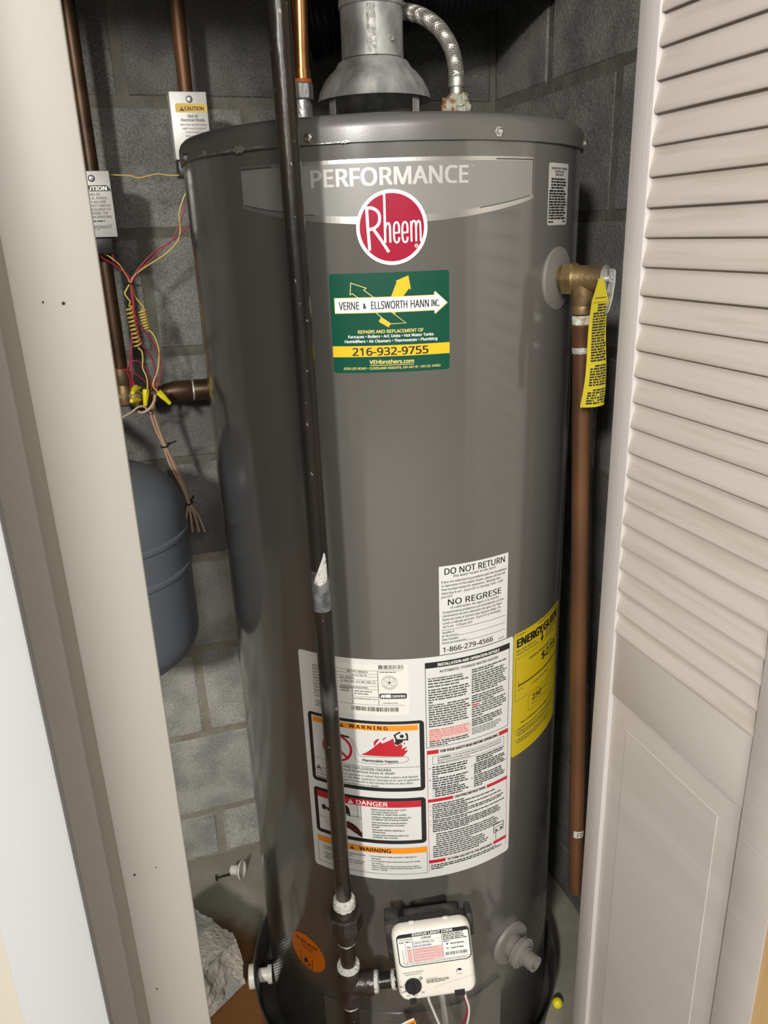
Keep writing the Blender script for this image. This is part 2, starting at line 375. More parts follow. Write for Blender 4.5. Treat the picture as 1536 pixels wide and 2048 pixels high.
    def build(s, name, parent, mapf, lays=None, step=None, off0=0.25, dl=0.12, label=None, shift=True):
        """mapf(u, v, height in mm) -> point in the thing's frame."""
        mats = []; V = []; F = []; MI = []
        sh = BASE[root_of(parent).name] if shift else Vector()
        for vs, fs, col, lay, fine in s.sh:
            if lays is not None and lay not in lays: continue
            if col not in mats: mats.append(col)
            if step and not fine:
                bm = bmesh.new(); bv = [bm.verts.new((x, y, 0)) for x, y in vs]
                for f in fs:
                    try: bm.faces.new([bv[i] for i in f])
                    except ValueError: pass
                lo = min(p[0] for p in vs); hi = max(p[0] for p in vs); k = math.floor(lo/step)+1
                while k*step < hi:
                    bmesh.ops.bisect_plane(bm, geom=bm.verts[:]+bm.edges[:]+bm.faces[:], plane_co=(k*step, 0, 0), plane_no=(1, 0, 0)); k += 1
                bm.verts.index_update(); vs = [(v.co.x, v.co.y) for v in bm.verts]; fs = [tuple(v.index for v in f.verts) for f in bm.faces]; bm.free()
            o = len(V); V += [tuple(Vector(mapf(x, y, off0+dl*lay))-sh) for x, y in vs]
            for f in fs:
                a = 0
                for i in range(len(f)):
                    x0, y0 = vs[f[i]]; x1, y1 = vs[f[(i+1) % len(f)]]; a += x0*y1-x1*y0
                f = f if a > 0 else tuple(reversed(f)); F.append([o+i for i in f]); MI.append(mats.index(col))
        me = bpy.data.meshes.new(name); me.from_pydata(V, [], F)
        for m in mats: me.materials.append(M[m])
        me.polygons.foreach_set('material_index', MI)
        o = bpy.data.objects.new(name, me); COL.objects.link(o); o.parent = parent
        if label: o['label'] = label
        return o
RT = 0.254
def wrap(s_, z_, h):                # heater label: arc length and height in mm -> heater frame
    t = s_/1000/RT; r = RT+h/1000; return (r*sin(t), -r*cos(t), z_/1000)
def sticker(art, name, parent, label=None, step=5.0, base=(0,)):
    st = art.build(name, parent, wrap, lays=base, step=step, label=label)
    rest = sorted({q[3] for q in art.sh} - set(base))
    if rest: art.build('print', st, wrap, lays=rest, step=step)
    return st

# ================================================================== STRUCTURE
YB, XR = 1.48, 0.73
def struct(name, mb, parent=None, smooth=35):
    o = bpy.data.objects.new(name, mb.mesh(name, None, smooth)); COL.objects.link(o); o['kind'] = 'structure'; BASE[o.name] = Vector(); return o
floor = struct('floor', MB().use('floor_concrete').box(-1.6, 1.6, 0.42, 1.70, FZ-0.1, FZ))
struct('floor', MB().use('room_floor').box(-2.2, 2.2, -3.0, 0.42, FZ-0.1, FZ))
struct('wall_rear', MB().use('white_paint').box(-2.2, 2.2, -3.1, -3.0, FZ, 2.4))
struct('ceiling', MB().use('white_paint').box(-2.2, 2.2, -3.1, 0.72, 2.4, 2.46))
struct('ceiling', MB().use('white_paint').box(-1.0, 0.95, 0.72, 1.70, 2.25, 2.31))
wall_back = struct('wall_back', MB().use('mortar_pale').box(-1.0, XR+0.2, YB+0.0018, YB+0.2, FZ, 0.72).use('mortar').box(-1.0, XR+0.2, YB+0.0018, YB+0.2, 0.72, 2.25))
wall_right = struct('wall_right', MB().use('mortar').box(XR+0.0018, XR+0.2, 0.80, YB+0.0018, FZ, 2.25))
# concrete blocks, one object each
PIT, Z0, BL = 0.2045, 0.095, 0.40
def block_mesh(L, Hh, seed, mt):
    rg = random.Random(seed); bm = bmesh.new(); bmesh.ops.create_cube(bm, size=1)
    for v in bm.verts: v.co = Vector((v.co.x*L, v.co.y*0.05, v.co.z*Hh))
    bmesh.ops.bevel(bm, geom=[e for e in bm.edges if e.verts[0].co.y < 0 and e.verts[1].co.y < 0], offset=0.004, segments=1, affect='EDGES')
    for v in bm.verts: v.co += Vector((rg.uniform(-.0016, .0016), rg.uniform(-.0004, .0004), rg.uniform(-.0016, .0016)))
    me = bpy.data.meshes.new('block'); bm.to_mesh(me); bm.free(); me.materials.append(M[mt]); return me
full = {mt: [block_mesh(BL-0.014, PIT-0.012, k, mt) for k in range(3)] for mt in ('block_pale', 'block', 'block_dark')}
_half = {}
def lay_block(parent, axis, a0, a1, z0, z1, seed):
    L = a1-a0-0.014; Hh = z1-z0-0.012
    mt = 'block_pale' if z1 < 0.72 and axis == 'x' else ('block_dark' if ((z0 > 1.5 and axis == 'x') or (axis == 'y' and z0 < 0.9)) else 'block')  # tone by height and wall; low right wall has heater's shade in its colour
    if L < 0.02 or Hh < 0.02: return
    if abs(L-(BL-0.014)) < 1e-4 and abs(Hh-(PIT-0.012)) < 1e-4: me = full[mt][seed % 3]
    else:
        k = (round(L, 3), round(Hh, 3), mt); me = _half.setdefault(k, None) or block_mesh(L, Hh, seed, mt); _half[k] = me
    o = bpy.data.objects.new('block', me); COL.objects.link(o); o.parent = parent
    j = random.uniform(-.0012, .0008)
    if axis == 'x': o.location = ((a0+a1)/2, YB+0.025+j, (z0+z1)/2)
    else: o.location = (XR+0.025+j, (a0+a1)/2, (z0+z1)/2); o.rotation_euler = (0, 0, pi/2*-1)
zr = [FZ] + [Z0+PIT*k for k in range(0, 11)]
for k in range(len(zr)-1):
    z0, z1 = zr[k], min(zr[k+1], 2.25)
    xs = 0.06 if k % 2 == 0 else 0.26
    n = math.floor((xs+0.9)/BL); x = xs-BL*n
    while x < XR:
        lay_block(wall_back, 'x', max(x, -0.9), min(x+BL, XR), z0, z1, k*7+int(x*10)); x += BL
    y = YB - (0.20 if k % 2 == 0 else 0.40)
    lay_block(wall_right, 'y', y, YB, z0, z1, k)
    while y > 0.80:
        lay_block(wall_right, 'y', max(y-BL, 0.80), y, z0, z1, k+3); y -= BL
struct('trim_4', MB().use('white_paint').box(-1.0, 0.95, 0.72, 0.80, 1.74, 2.31))      # unseen header over the opening, set low to shade the upper wall
# left jamb board, return, casing
t1 = struct('trim_1', MB().use('jamb_paint').box(-0.0775, 0, 0, 0.020, -1.36, 0.8, 0.003))
t1.location = (-0.0068, 0.65, 1.33); t1.rotation_euler = (0, 0.0054, 0)
nh = MB().use('ink_grey')
for (px_, py_, r_) in ((128, 607, .0013), (87, 605, .0008), (276, 1748, .0012), (319, 1733, .0006), (322, 1975, .0009)):
    p = at(px_, py_, 0.65); nh.cyl((p.x+0.0068, -0.0006, p.z-1.33), (p.x+0.0068, 0.002, p.z-1.33), r_, 10)
h_ = obj('nail_hole', nh, t1); h_['kind'] = 'stuff'
t2 = struct('trim_2', MB().use('white_paint').box(-0.1155, -0.068, 0.40, 0.414, FZ, 2.3, 0.002).use('grey_paint').box(-0.110, -0.0685, 0.4142, 0.533, FZ, 2.3).use('gap_tan_shade').box(-0.110, -0.0715, 0.5332, 0.670, FZ, 2.3))
struct('trim_3', MB().use('gap_tan_shade').box(-0.138, -0.1158, 0.412, 0.43, FZ, 2.3).use('grey_paint').box(-0.190, -0.1385, 0.410, 0.435, FZ, 2.3, 0.002))  # recessed strip: its shade is put into the darker colour

# louvred bifold door, standing open at right angles to the opening
DX, DT = 0.55, 0.028
door = struct('door_1', MB().use('door_paint').box(DX+0.012, DX+0.018, 0.49, 0.755, FZ+0.06, 0.735))    # recessed panel core
def dpart(name, mb, **k): return obj(name, mb, door, **k)
dpart('stile', MB().use('stile_paint').box(DX, DX+DT, 0.7515, 0.7855, FZ+0.012, 2.02, 0.0012))
dpart('stile', MB().use('door_paint').box(DX, DX+DT, 0.4585, 0.512, FZ+0.012, 2.02, 0.0015))
dpart('edge', MB().use('raw_wood').box(DX+0.0008, DX+DT+0.03, 0.425, 0.4583, FZ+0.012, 2.02), label='bare unpainted wooden edge')
dpart('rail', MB().use('door_paint').box(DX+0.0035, DX+DT, 0.5121, 0.7514, 0.722, 0.8215, 0.0012))
dpart('rail', MB().use('door_paint').box(DX, DX+DT, 0.5121, 0.7514, FZ+0.012, 0.10, 0.0012))
dpart('rail', MB().use('door_paint').box(DX, DX+DT, 0.5121, 0.7514, 1.93, 2.02, 0.0012))
fld = MB().use('door_paint'); y0, y1, z0, z1 = 0.5124, 0.7512, 0.101, 0.7218
def ring4(m, x): return [(x, y0+m, z0+m), (x, y1-m, z0+m), (x, y1-m, z1-m), (x, y0+m, z1-m)]
fld.add(ring4(0, DX+0.0068)+ring4(0.006, DX+0.0065)+ring4(0.034, DX+0.0046)+ring4(0.0352, DX+0.0040),
        [(4*k+i, 4*k+(i+1) % 4, 4*k+4+(i+1) % 4, 4*k+4+i) for k in range(3) for i in range(4)]+[(12, 13, 14, 15)])
dpart('panel', fld, smooth=20)
sl = MB().use('slat_paint'); prof = []
for k in range(24):      # elongated rounded cross-section of a slat, tilted: lower edge forward
    t = 2*pi*k/24; c = cos(t); s_ = sin(t); a = 0.0187*math.copysign(abs(c)**0.35, c); b_ = 0.0024*math.copysign(abs(s_)**0.8, s_); prof.append((a, b_))
tl = radians(14)
pv = [(DX+0.0070+(a*sin(tl)+b_*cos(tl)), (a*cos(tl)-b_*sin(tl))) for a, b_ in prof]
vs = [(x, 0.5125, z) for x, z in pv]+[(x, 0.7512, z) for x, z in pv]
sl.add(vs, [(i, (i+1) % 24, 24+(i+1) % 24, 24+i) for i in range(24)]+[list(range(23, -1, -1)), list(range(24, 48))])
slat_me = sl.mesh('slat', Vector((0, 0, 0)))
for k in range(36):
    o = bpy.data.objects.new('slat', slat_me); COL.objects.link(o); o.parent = door
    o.location = (random.uniform(-.0006, .0006), 0, 0.8165+0.0155+0.03005*k); o.rotation_euler = (0, radians(random.uniform(-1.2, 1.2))*0, 0)

# ================================================================== WATER HEATER
wh = thing('water_heater', 'tall dark grey gas water heater with red round badge and many stickers', 'water heater', (0, 0, FZ), 'H')
jk = MB().use('jacket').lathe((0, 0, 0), (0, 0, 1), [(0.250, FZ+0.012), (0.254, FZ+0.02), (0.254, 1.3965)], 256, True, False)
obj('jacket', jk, wh)
cp = MB().use('jacket_cap').lathe((0, 0, 0), (0, 0, 1), [(0.2545, 1.3955), (0.2572, 1.3958), (0.2572, 1.4085), (0.2568, 1.4130), (0.2545, 1.4180), (0.2505, 1.4215), (0.245, 1.4232), (0.20, 1.425), (0.06, 1.427)], 192, False, True)
cap = obj('top_cap', cp, wh)
for s_, z_ in ((-73, 1402.2), (125.5, 1403.4), (-278, 1402), (321, 1404)):
    t = s_/1000/RT; p = Vector((0.2570*sin(t), -0.2570*cos(t), z_/1000)); d = Vector((sin(t), -cos(t), 0))
    obj('screw', MB().use('chrome').lathe(p, d, [(0.0052, 0), (0.0052, 0.001), (0.0036, 0.0012), (0.0034, 0.0035), (0.002, 0.0045)], 6), wh)
# torn silver tape along the cap seam
tp = Art(4)
for (a, b_, zc, th) in ((-240, -222, 1397.5, 1.3), (-226, -214, 1399, 4.5), (-205, -196, 1397, 1.5), (-190, -160, 1397.6, 1.6), (-168, -150, 1398, 5.5), (-150, -120, 1397.8, 1.2), (-72, -30, 1396.2, 0.9), (-45, -30, 1396.6, 2.2)):
    n = 8; top = []; bot = []
    for k in range(n+1):
        u = a+(b_-a)*k/n; e = sin(pi*min(max(k/n, .08), .92))
        top.append((u, zc+th*e*tp.rnd.uniform(.3, 1))); bot.append((u, zc-th*e*tp.rnd.uniform(.3, 1)))
    tp.sh = []; tp.poly(bot+top[::-1], 'foil', 0)
    tp.build('foil_tape', wh, lambda u, v, h: (lambda t: (0.2576*sin(t), -0.2576*cos(t), v/1000))(u/1000/RT), step=5)
# --- brand panel
def arcz(s_, ze, zm, s0=-165.0, s1=180.0):
    t = (s_-(s0+s1)/2)/((s1-s0)/2); return zm+(ze-zm)*t*t
ss = [-165+345*k/60 for k in range(61)]
A = Art()
A.poly([(u, arcz(u, 1339.3, 1318)) for u in ss]+[(180, 1378.5), (178, 1380.6), (-163, 1380.6), (-165, 1378.5)], 'silver', 0)
A.poly([(u, arcz(u, 1344.0, 1325.3)) for u in [max(-162.5, min(177.5, q)) for q in ss]]+[(177.5, 1376.8), (-162.5, 1376.8)], 'panel_grey', 1)
A.line([(-163.4, 1343), (-163.4, 1378.2), (-120, 1378.2)], 1.2, 'ink_grey', 2); A.line([(178.4, 1343), (178.4, 1378.2), (125, 1378.2)], 1.2, 'ink_grey', 2)
A.line([(u, arcz(u, 1343.6, 1324.9)) for u in ss if u > 100 and u < 178], 0.9, 'ink_grey', 2); A.line([(u, arcz(u, 1343.6, 1324.9)) for u in ss if u < -70 and u > -163], 0.9, 'ink_grey', 2)
A.text('PERFORMANCE', -74, 1355.6, 16.2, 90.5, 'letter_silver', 3, bold=0.02, res=4)
A.text('TM', 93.5, 1370, 2.4, 98, 'silver', 3)
sticker(A, 'brand_panel', wh, 'grey band edged in silver reading PERFORMANCE')
# --- round badge
A = Art(); cx, cz = 8.5, 1314.2
A.ell(cx, cz, 37.2, 37.0, 'ink_white', 3, 64); A.ell(cx, cz, 33.6, 33.4, 'badge_red', 4, 64)
W = 3.0
def sm2(p): return [(q.x, q.y) for q in spline([(a, b_, 0) for a, b_ in p], 6)]
A.line([(-17.0, 1335.2), (-16.6, 1318), (-15.4, 1292.4)], W, 'ink_white', 5)
A.line(sm2([(-18.0, 1334.2), (-10.5, 1333.4), (-5.4, 1329.6), (-3.9, 1324.2), (-5.2, 1318.4), (-9.2, 1314.6), (-15, 1312.9)]), W, 'ink_white', 5)
A.line([(-11.5, 1314.2), (-6, 1306.5), (0, 1297.5), (4.6, 1290.2)], W, 'ink_white', 5)
A.line([(1.5, 1346.6), (1.1, 1299.6)], 2.3, 'ink_white', 5)
A.line(sm2([(1.3, 1312.5), (2.6, 1317.2), (4.6, 1318.6), (6.1, 1316.6), (6.4, 1311), (6.4, 1299.6)]), 2.1, 'ink_white', 5)
def ee(x):
    A.line([(x+0.2, 1308.8), (x+6.4, 1309.2)], 1.6, 'ink_white', 5.3)
    A.line(sm2([(x+5.6, 1309.2), (x+5.6, 1314.8), (x+4.6, 1318.3), (x+2.8, 1319.2), (x+0.9, 1317.4), (x+0.2, 1312.5), (x+0.2, 1304.5), (x+1.2, 1300.6), (x+3.0, 1299.4), (x+4.9, 1300.8), (x+5.6, 1304.6)]), 1.9, 'ink_white', 5)
ee(10.2); ee(19.0)
A.line([(28.4, 1319.8), (28.6, 1299.8)], 2.0, 'ink_white', 5)
A.line(sm2([(28.6, 1314), (29.6, 1318.4), (31.4, 1320.0), (33.1, 1318.2), (33.5, 1313), (33.6, 1299.8)]), 1.9, 'ink_white', 5)
A.line(sm2([(33.6, 1314), (34.6, 1318.2), (36.3, 1319.8), (37.8, 1317.8), (38.2, 1312), (38.4, 1299.8)]), 1.9, 'ink_white', 5)
A.ring(33.6, 1295.6, 1.7, 0.45, 'ink_white', 5, 20); A.text('R', 33.6, 1294.7, 1.9, None, 'ink_white', 5, al='c')
sticker(A, 'badge', wh, 'round red badge with a white rim', base=(3,))
# --- contractor sticker
A = Art()
A.rr(-61.0, 1164.4, 69.0, 1269.9, 3.0, 'stk_green', 0)
A.poly([(4.5, 1243), (11.9, 1260.3), (10.6, 1261.0), (24.4, 1266.1), (26.8, 1251.4), (24.6, 1252.6), (16.8, 1243)], 'stk_yellow', 2)
A.poly([(4.5, 1230), (10.4, 1230), (8.6, 1225.8)], 'stk_yellow', 2)
A.line([(-11.4, 1243.5), (-23.6, 1252.6), (-20.9, 1254.6), (-37.3, 1260.2), (-38.6, 1248.2), (-36.1, 1249.3), (-28.3, 1243.5)], 0.75, 'ink_paleyellow', 2)
A.line([(-12.6, 1230), (-5.8, 1223.8), (4.1, 1216.6), (20.7, 1216.9), (4.0, 1230)], 0.75, 'ink_paleyellow', 2)
A.poly([(-6.3, 1223.5), (3.8, 1216.2), (1.8, 1212.9), (-8.9, 1219.4)], 'stk_yellow', 2)
bar = [(-55.4, 1229.5), (52, 1229.5), (52, 1225.6), (66.2, 1236.9), (52, 1248.3), (52, 1244.3), (-55.4, 1244.3)]
A.poly([(u+(-.9 if u < 0 else .9), v+(.8 if v > 1237 else -.8)) for u, v in bar], 'ink_paleyellow', 3); A.poly(bar, 'ink_white', 4)
A.text('VERNE', -51.2, 1232.6, 8.0, -29.4, 'ink', 5, bold=0.012); A.text('&', -24.7, 1233.4, 5.2, -21.8, 'ink', 5, bold=0.03)
A.text('ELLSWORTH', -16.2, 1232.6, 8.0, 22.4, 'ink', 5, bold=0.012); A.text('HANN', 26.4, 1232.7, 8.0, 45.8, 'ink', 5, bold=0.012); A.text('INC.', 48.4, 1233.2, 6.6, 57.6, 'ink', 5)
A.text('REPAIRS AND REPLACEMENT OF', -31.7, 1207.1, 3.5, 39.6, 'ink_paleyellow', 3)
A.text('Furnaces \u2022 Boilers \u2022 A/C Units \u2022 Hot Water Tanks', -42.7, 1202.3, 3.0, 50.7, 'ink_white', 3, bold=0.02)
A.text('Humidifiers \u2022 Air Cleaners \u2022 Thermostats \u2022 Plumbing', -46.7, 1197.3, 3.0, 54.8, 'ink_white', 3, bold=0.02)
A.rect(-61.0, 1181.9, 69.0, 1193.8, 'stk_yellow', 2)
A.text('216-932-9755', -38.6, 1183.4, 8.2, 44.4, 'ink', 3, bold=0.02)
A.text('VEHbrothers.com', -20.2, 1173.9, 4.2, 28.3, 'ink_paleyellow', 3, bold=0.022); A.rect(-20.2, 1172.1, 28.3, 1172.7, 'ink_paleyellow', 3)
A.text('2026 LEE ROAD \u2022 CLEVELAND HEIGHTS, OH 44118 \u2022 OH LIC 24462', -49.8, 1168.1, 2.5, 58.2, 'ink_paleyellow', 3)
sticker(A, 'contractor_sticker', wh, 'green and yellow sticker reading VERNE & ELLSWORTH HANN INC.')
# --- relief valve notice, upper right
A = Art(3)
A.rr(207.4, 1310.8, 256.8, 1376.3, 3, 'label_grey', 0)
for k, (b_, a_) in enumerate((('TEMPERATURE - PRESSURE', 212), ('RELIEF VALVE', 221), ('IMPORTANT', 222))):
    A.text(b_, 232.0-(232-a_) if k == 0 else a_, 1369.6-3.3*k, 2.1, 2*232-a_, 'ink', 2, bold=0.02)
A.para(213, 252, 1358.6, 1349.5, 4, 1.9, 'ink', 0.8, 2); A.para(209.5, 253.5, 1346.2, 1317.2, 11, 1.95, 'ink', 0.98, 2)
A.words(209.5, 220, 1313.4, 1.8, 'ink', 2); A.words(244, 252, 1313.8, 1.6, 'ink', 2)
sticker(A, 'relief_notice', wh, 'small grey upright notice near the right edge')
A = Art(); A.rr(-334, 1303, -322, 1386, 3, 'label_grey', 0); sticker(A, 'side_strip', wh, 'narrow pale strip at the left edge')  # narrow pale strip down the jacket's left side
# --- DO NOT RETURN
A = Art(5)
A.rect(53.5, 803.2, 152.3, 925.4, 'paper', 0)
A.text('DO NOT RETURN', 60.8, 913.9, 8.1, 146.3, 'ink', 2, bold=0.012)
A.text('this water heater to the store', 72, 909.1, 3.1, 132, 'ink_grey', 2)
for k, t_ in enumerate(('If you are experiencing problems with the installation', 'or operation of this water heater, please call the toll', 'free number below for assistance.  Monday thru', 'Saturday 8 am - 8 pm EST or Sunday 9 am - 4:30', 'pm EST')):
    A.text(t_, 56.4, 902.6-5.05*k, 3.0, (149.4, 146.8, 140, 143.5, 71)[k], 'ink_grey', 2)
A.text('NO REGRESE', 64.9, 871.8, 8.0, 141.2, 'ink', 2, bold=0.012)
A.text('el calentador de agua a la tienda', 68.4, 866.6, 3.0, 137.4, 'ink_grey', 2)
for k, t_ in enumerate(('Si experimenta problemas con la instalaci\u00f3n o el fun-', 'cionamiento de este calentador de agua, por favor', 'llame sin costo al n\u00famero que aparece abajo.  De', 'Lunes a S\u00e1bado de 8 am - 8 pm EST y Domingos', 'de 9 am - 4:30 pm EST')):
    A.text(t_, 57.8, 861.2-5.05*k, 3.0, (146.4, 143, 141, 141.5, 98)[k], 'ink_grey', 2)
A.rect(56.5, 837.6, 148.9, 838.2, 'ink_grey', 2); A.rect(78, 827.4, 149.1, 827.9, 'ink_grey', 2); A.rect(89, 817.7, 149.2, 818.2, 'ink_grey', 2)
for k, t_ in enumerate(('Installer #', 'N\u00b0 de t\u00e9cnico', 'Date Installed', 'Fecha de instalaci\u00f3n')): A.text(t_, 56.9, 832.9-4.9*k, 2.9, (73, 78, 78, 89)[k], 'ink_grey', 2)
A.text('1-866-279-4566', 57.8, 806.4, 7.0, 129.2, 'ink', 2, bold=0.012); A.words(138.5, 147.6, 806.2, 1.3, 'ink_soft', 2)
sticker(A, 'return_notice', wh, 'white sticker headed DO NOT RETURN and NO REGRESE')
# --- big white label sheet
A = Art(9)
A.rr(-136.8, 445.5, 165.0, 802.0, 5, 'paper', 0)
A.rr(-120.0, 719.5, 12.6, 794.8, 3, 'paper_cream', 1)
for k, t_ in enumerate(('SERIAL NO', 'MODEL NO', 'Input BTU/HR', 'Gas Pressure', 'WATER ZONE', 'CAPACITY', 'MAXIMUM', 'EMISSION', 'Note: if the', 'if heater is', 'Test for leaks')): A.text(t_, -116, 781.6-4.55*k, 2.5, -92-(k % 3)*2, 'ink_grey', 3)
A.para(-115.5, -95, 729, 722, 3, 1.2, 'ink_grey')
for v in (785.2, 780.3, 775.9, 771.0, 766.0, 762.0, 757.6): A.rect(-90, v, -26.7, v+0.45, 'ink_grey', 2)
A.rect(-60.5, 746.2, -26.7, 746.65, 'ink_grey', 2); A.rect(-90, 734.4, 6.8, 734.85, 'ink_grey', 2)
A.rect(-61.3, 734.5, -60.6, 757.6, 'ink', 2); A.rect(-26.9, 735, -26.2, 786, 'ink_grey', 2); A.rect(-26.5, 786.0, 6.2, 786.4, 'ink_grey', 2)
A.text('MFG DATE 29JAN2016', -66.6, 782.0, 2.6, -39.5, 'ink', 3); A.text('Cap. U.S. Gals. 50', -62, 777.2, 2.5, -41, 'ink', 3)
A.text('GAS   NATURAL', -76.5, 772.3, 2.4, -57, 'ink', 3); A.text('3.5  Max. Inlet  10.5  Min. Inlet  5.5', -76.5, 767.4, 2.5, -30, 'ink', 3)
A.text('HAVING Regulation REGULATIONS', -77, 758.8, 2.4, -40, 'ink_grey', 3)
A.words(-77, -65, 756.0, 1.4, 'ink_grey'); A.words(-77, -65, 752.6, 1.3, 'ink_grey')
A.words(-58.5, -34, 753.6, 1.7, 'ink_soft'); A.words(-58.5, -38, 749.8, 1.7, 'ink_soft'); A.text('MAX WORKING PRESSURE  150 PSI', -58.8, 742.4, 1.8, -29, 'ink_grey', 3)
A.bars(-25.2, 6.4, 788.2, 794.2, 'ink'); A.words(-24, -3.6, 783.4, 1.1, 'ink_grey')
A.ring(-12.0, 768.6, 9.9, 0.35, 'ink_grey', 3); A.ring(-12.0, 768.6, 7.2, 0.3, 'ink_soft', 3)
st = [(-12+6.6*(1 if k % 2 == 0 else 0.4)*sin(k*pi/5), 768.6+6.6*(1 if k % 2 == 0 else 0.4)*cos(k*pi/5)) for k in range(10)]
A.line(st, 0.35, 'ink_grey', 3, True); A.ell(-12, 768.6, 1.6, 1.6, 'ink_grey', 3, 12)
for k in range(22):
    t = radians(-62+k*124/10) if k < 11 else radians(118+(k-11)*124/10)
    A.line([(-12+7.9*sin(t), 768.6+7.9*cos(t)), (-12+9.3*sin(t), 768.6+9.3*cos(t))], 0.6, 'ink_grey', 3)
A.rr(-25.4, 744.5, 9.8, 752.4, 2.2, 'ink', 3); A.text('AHRI', -23.6, 746.3, 4.6, -11, 'ink_white', 4, bold=0.05); A.text('CERTIFIED', -9.6, 746.6, 3.4, 7.9, 'ink_white', 4, bold=0.02)
A.text('ASSEMBLED IN USA', -20.9, 737.2, 1.5, -1.6, 'ink_grey', 3)
A.bars(-63.5, -1.2, 725.2, 731.6, 'ink')
# warning
A.rr(-129, 598.0, 31.3, 710.0, 6, 'ink', 1); A.rect(-123.4, 604.2, 25.0, 705.4, 'paper', 2)
A.rect(-121.6, 695.3, 23.1, 703.7, 'ink_orange', 3); A.text('W A R N I N G', -68.3, 696.9, 5.6, -16.7, 'ink', 4, bold=0.025); A.tri(-82, 696.3, 5.8, 4, 'ink_orange')
A.ring(-87.3, 661.3, 20, 3.6, 'ink_red', 4, 48); A.line([(-101.2, 674), (-73.4, 648.2)], 3.6, 'ink_red', 4)
A.line([(-96, 676), (-88, 682.5), (-79, 682.6), (-69, 681.2)], 3.0, 'ink', 5)
cl = [(-69, 681.6), (-64.2, 677.3), (-61.5, 670), (-59.3, 661), (-57.4, 655.2), (-55, 652.9), (-30, 653.6), (0, 654.3), (5.5, 654.4), (9, 652.6), (9.3, 649.6), (6.5, 647.2), (1.7, 645.9), (-25, 643.2), (-53.5, 643.3), (-58.6, 645.4), (-61.5, 649.2), (-62.4, 662), (-64.5, 672), (-67.5, 677.4), (-70, 678.6)]
pc_ = []; acc = 0.0
for (xa, ya_), (xb, yb_) in zip(cl, cl[1:]):
    Lq = math.hypot(xb-xa, yb_-ya_); nq = max(2, int(Lq/0.7))
    for k in range(nq):
        w = k/nq; e = 0.75*abs(sin((acc+Lq*w)*pi/4.6)); pc_.append((xa+(xb-xa)*w-(yb_-ya_)/Lq*e, ya_+(yb_-ya_)*w+(xb-xa)/Lq*e))
    acc += Lq
A.line(pc_, 0.5, 'ink', 4)
A.text('Flammable Vapors', -51.9, 645.8, 3.6, -4.7, 'ink', 5, bold=0.03)
A.poly([(-53.8, 655.8), (-46, 660.5), (-42.3, 663.6), (-37, 668), (-33.5, 672), (-29, 676), (-26.5, 678.8), (-25.2, 675.8), (-22, 676.9), (-14, 681.2), (-9.6, 684), (-8.6, 678), (-8.6, 674.3), (-4.8, 671.6), (-3.2, 673.6), (0.4, 675.2), (2.2, 671.4), (0.8, 667.2), (5.2, 669.2), (8.6, 670.6), (4.4, 664.2), (9.9, 665.2), (5.6, 659.4), (2.6, 655.4)], 'ink_red', 4)
A.poly([(-35.4, 671.6), (-35.8, 677.5), (-32.6, 681.6), (-28.2, 683.6), (-29.6, 679.6), (-32.4, 676.4), (-33.8, 672.4)], 'ink_red', 4)
A.poly([(-24.4, 682.0), (-21.6, 684.6), (-17.8, 686.4), (-19.6, 684.0), (-23.2, 681.2)], 'ink_red', 4)
A.poly([(3.6, 676.2), (5.6, 677.6), (5.6, 674.8), (4.6, 673.4)], 'ink_red', 4)
A.ell(1.6, 687.2, 2.7, 2.7, 'ink', 5, 20)
A.line([(-2.6, 692.4), (-8.0, 688.8), (-5.8, 682.6)], 2.2, 'ink', 5); A.line([(8.6, 690), (8.8, 681.4), (2.5, 681.6)], 2.2, 'ink', 5); A.ell(-1.6, 692.8, 1.7, 1.3, 'ink', 5, 14); A.ell(7.6, 690.4, 1.4, 1.7, 'ink', 5, 14)
A.poly([(-6.9, 683.2), (3.6, 682.4), (2.4, 677.6), (-1.4, 675.4), (-4.6, 673.0), (-6.2, 674.8), (-9.2, 674.6), (-7.0, 679)], 'ink', 5)
A.rect(-122.9, 637.2, 25, 637.8, 'ink', 3); A.tri(-121.4, 619.4, 7.2, 3)
A.text('FIRE AND EXPLOSION HAZARD', -92, 631.4, 4.2, -14, 'ink', 3, bold=0.012); A.text('Can result in serious injury or death', -92, 626.4, 3.6, -9.7, 'ink', 3, bold=0.016)
for k, (t_, a_, e_) in enumerate((('Do not store or use gasoline or other flammable vapors and liquids', -112, 21.4), ('in the vicinity of this or any other appliance. Storage of or use of gasoline', -121, 23.2), ('or other flammable vapors or liquids in the vicinity of this or any other', -121.4, 15), ('appliance may result in serious injury or death.', -121.6, -30.8))): A.text(t_, a_, 620.4-5.1*k, 3.0, e_, 'ink', 3)
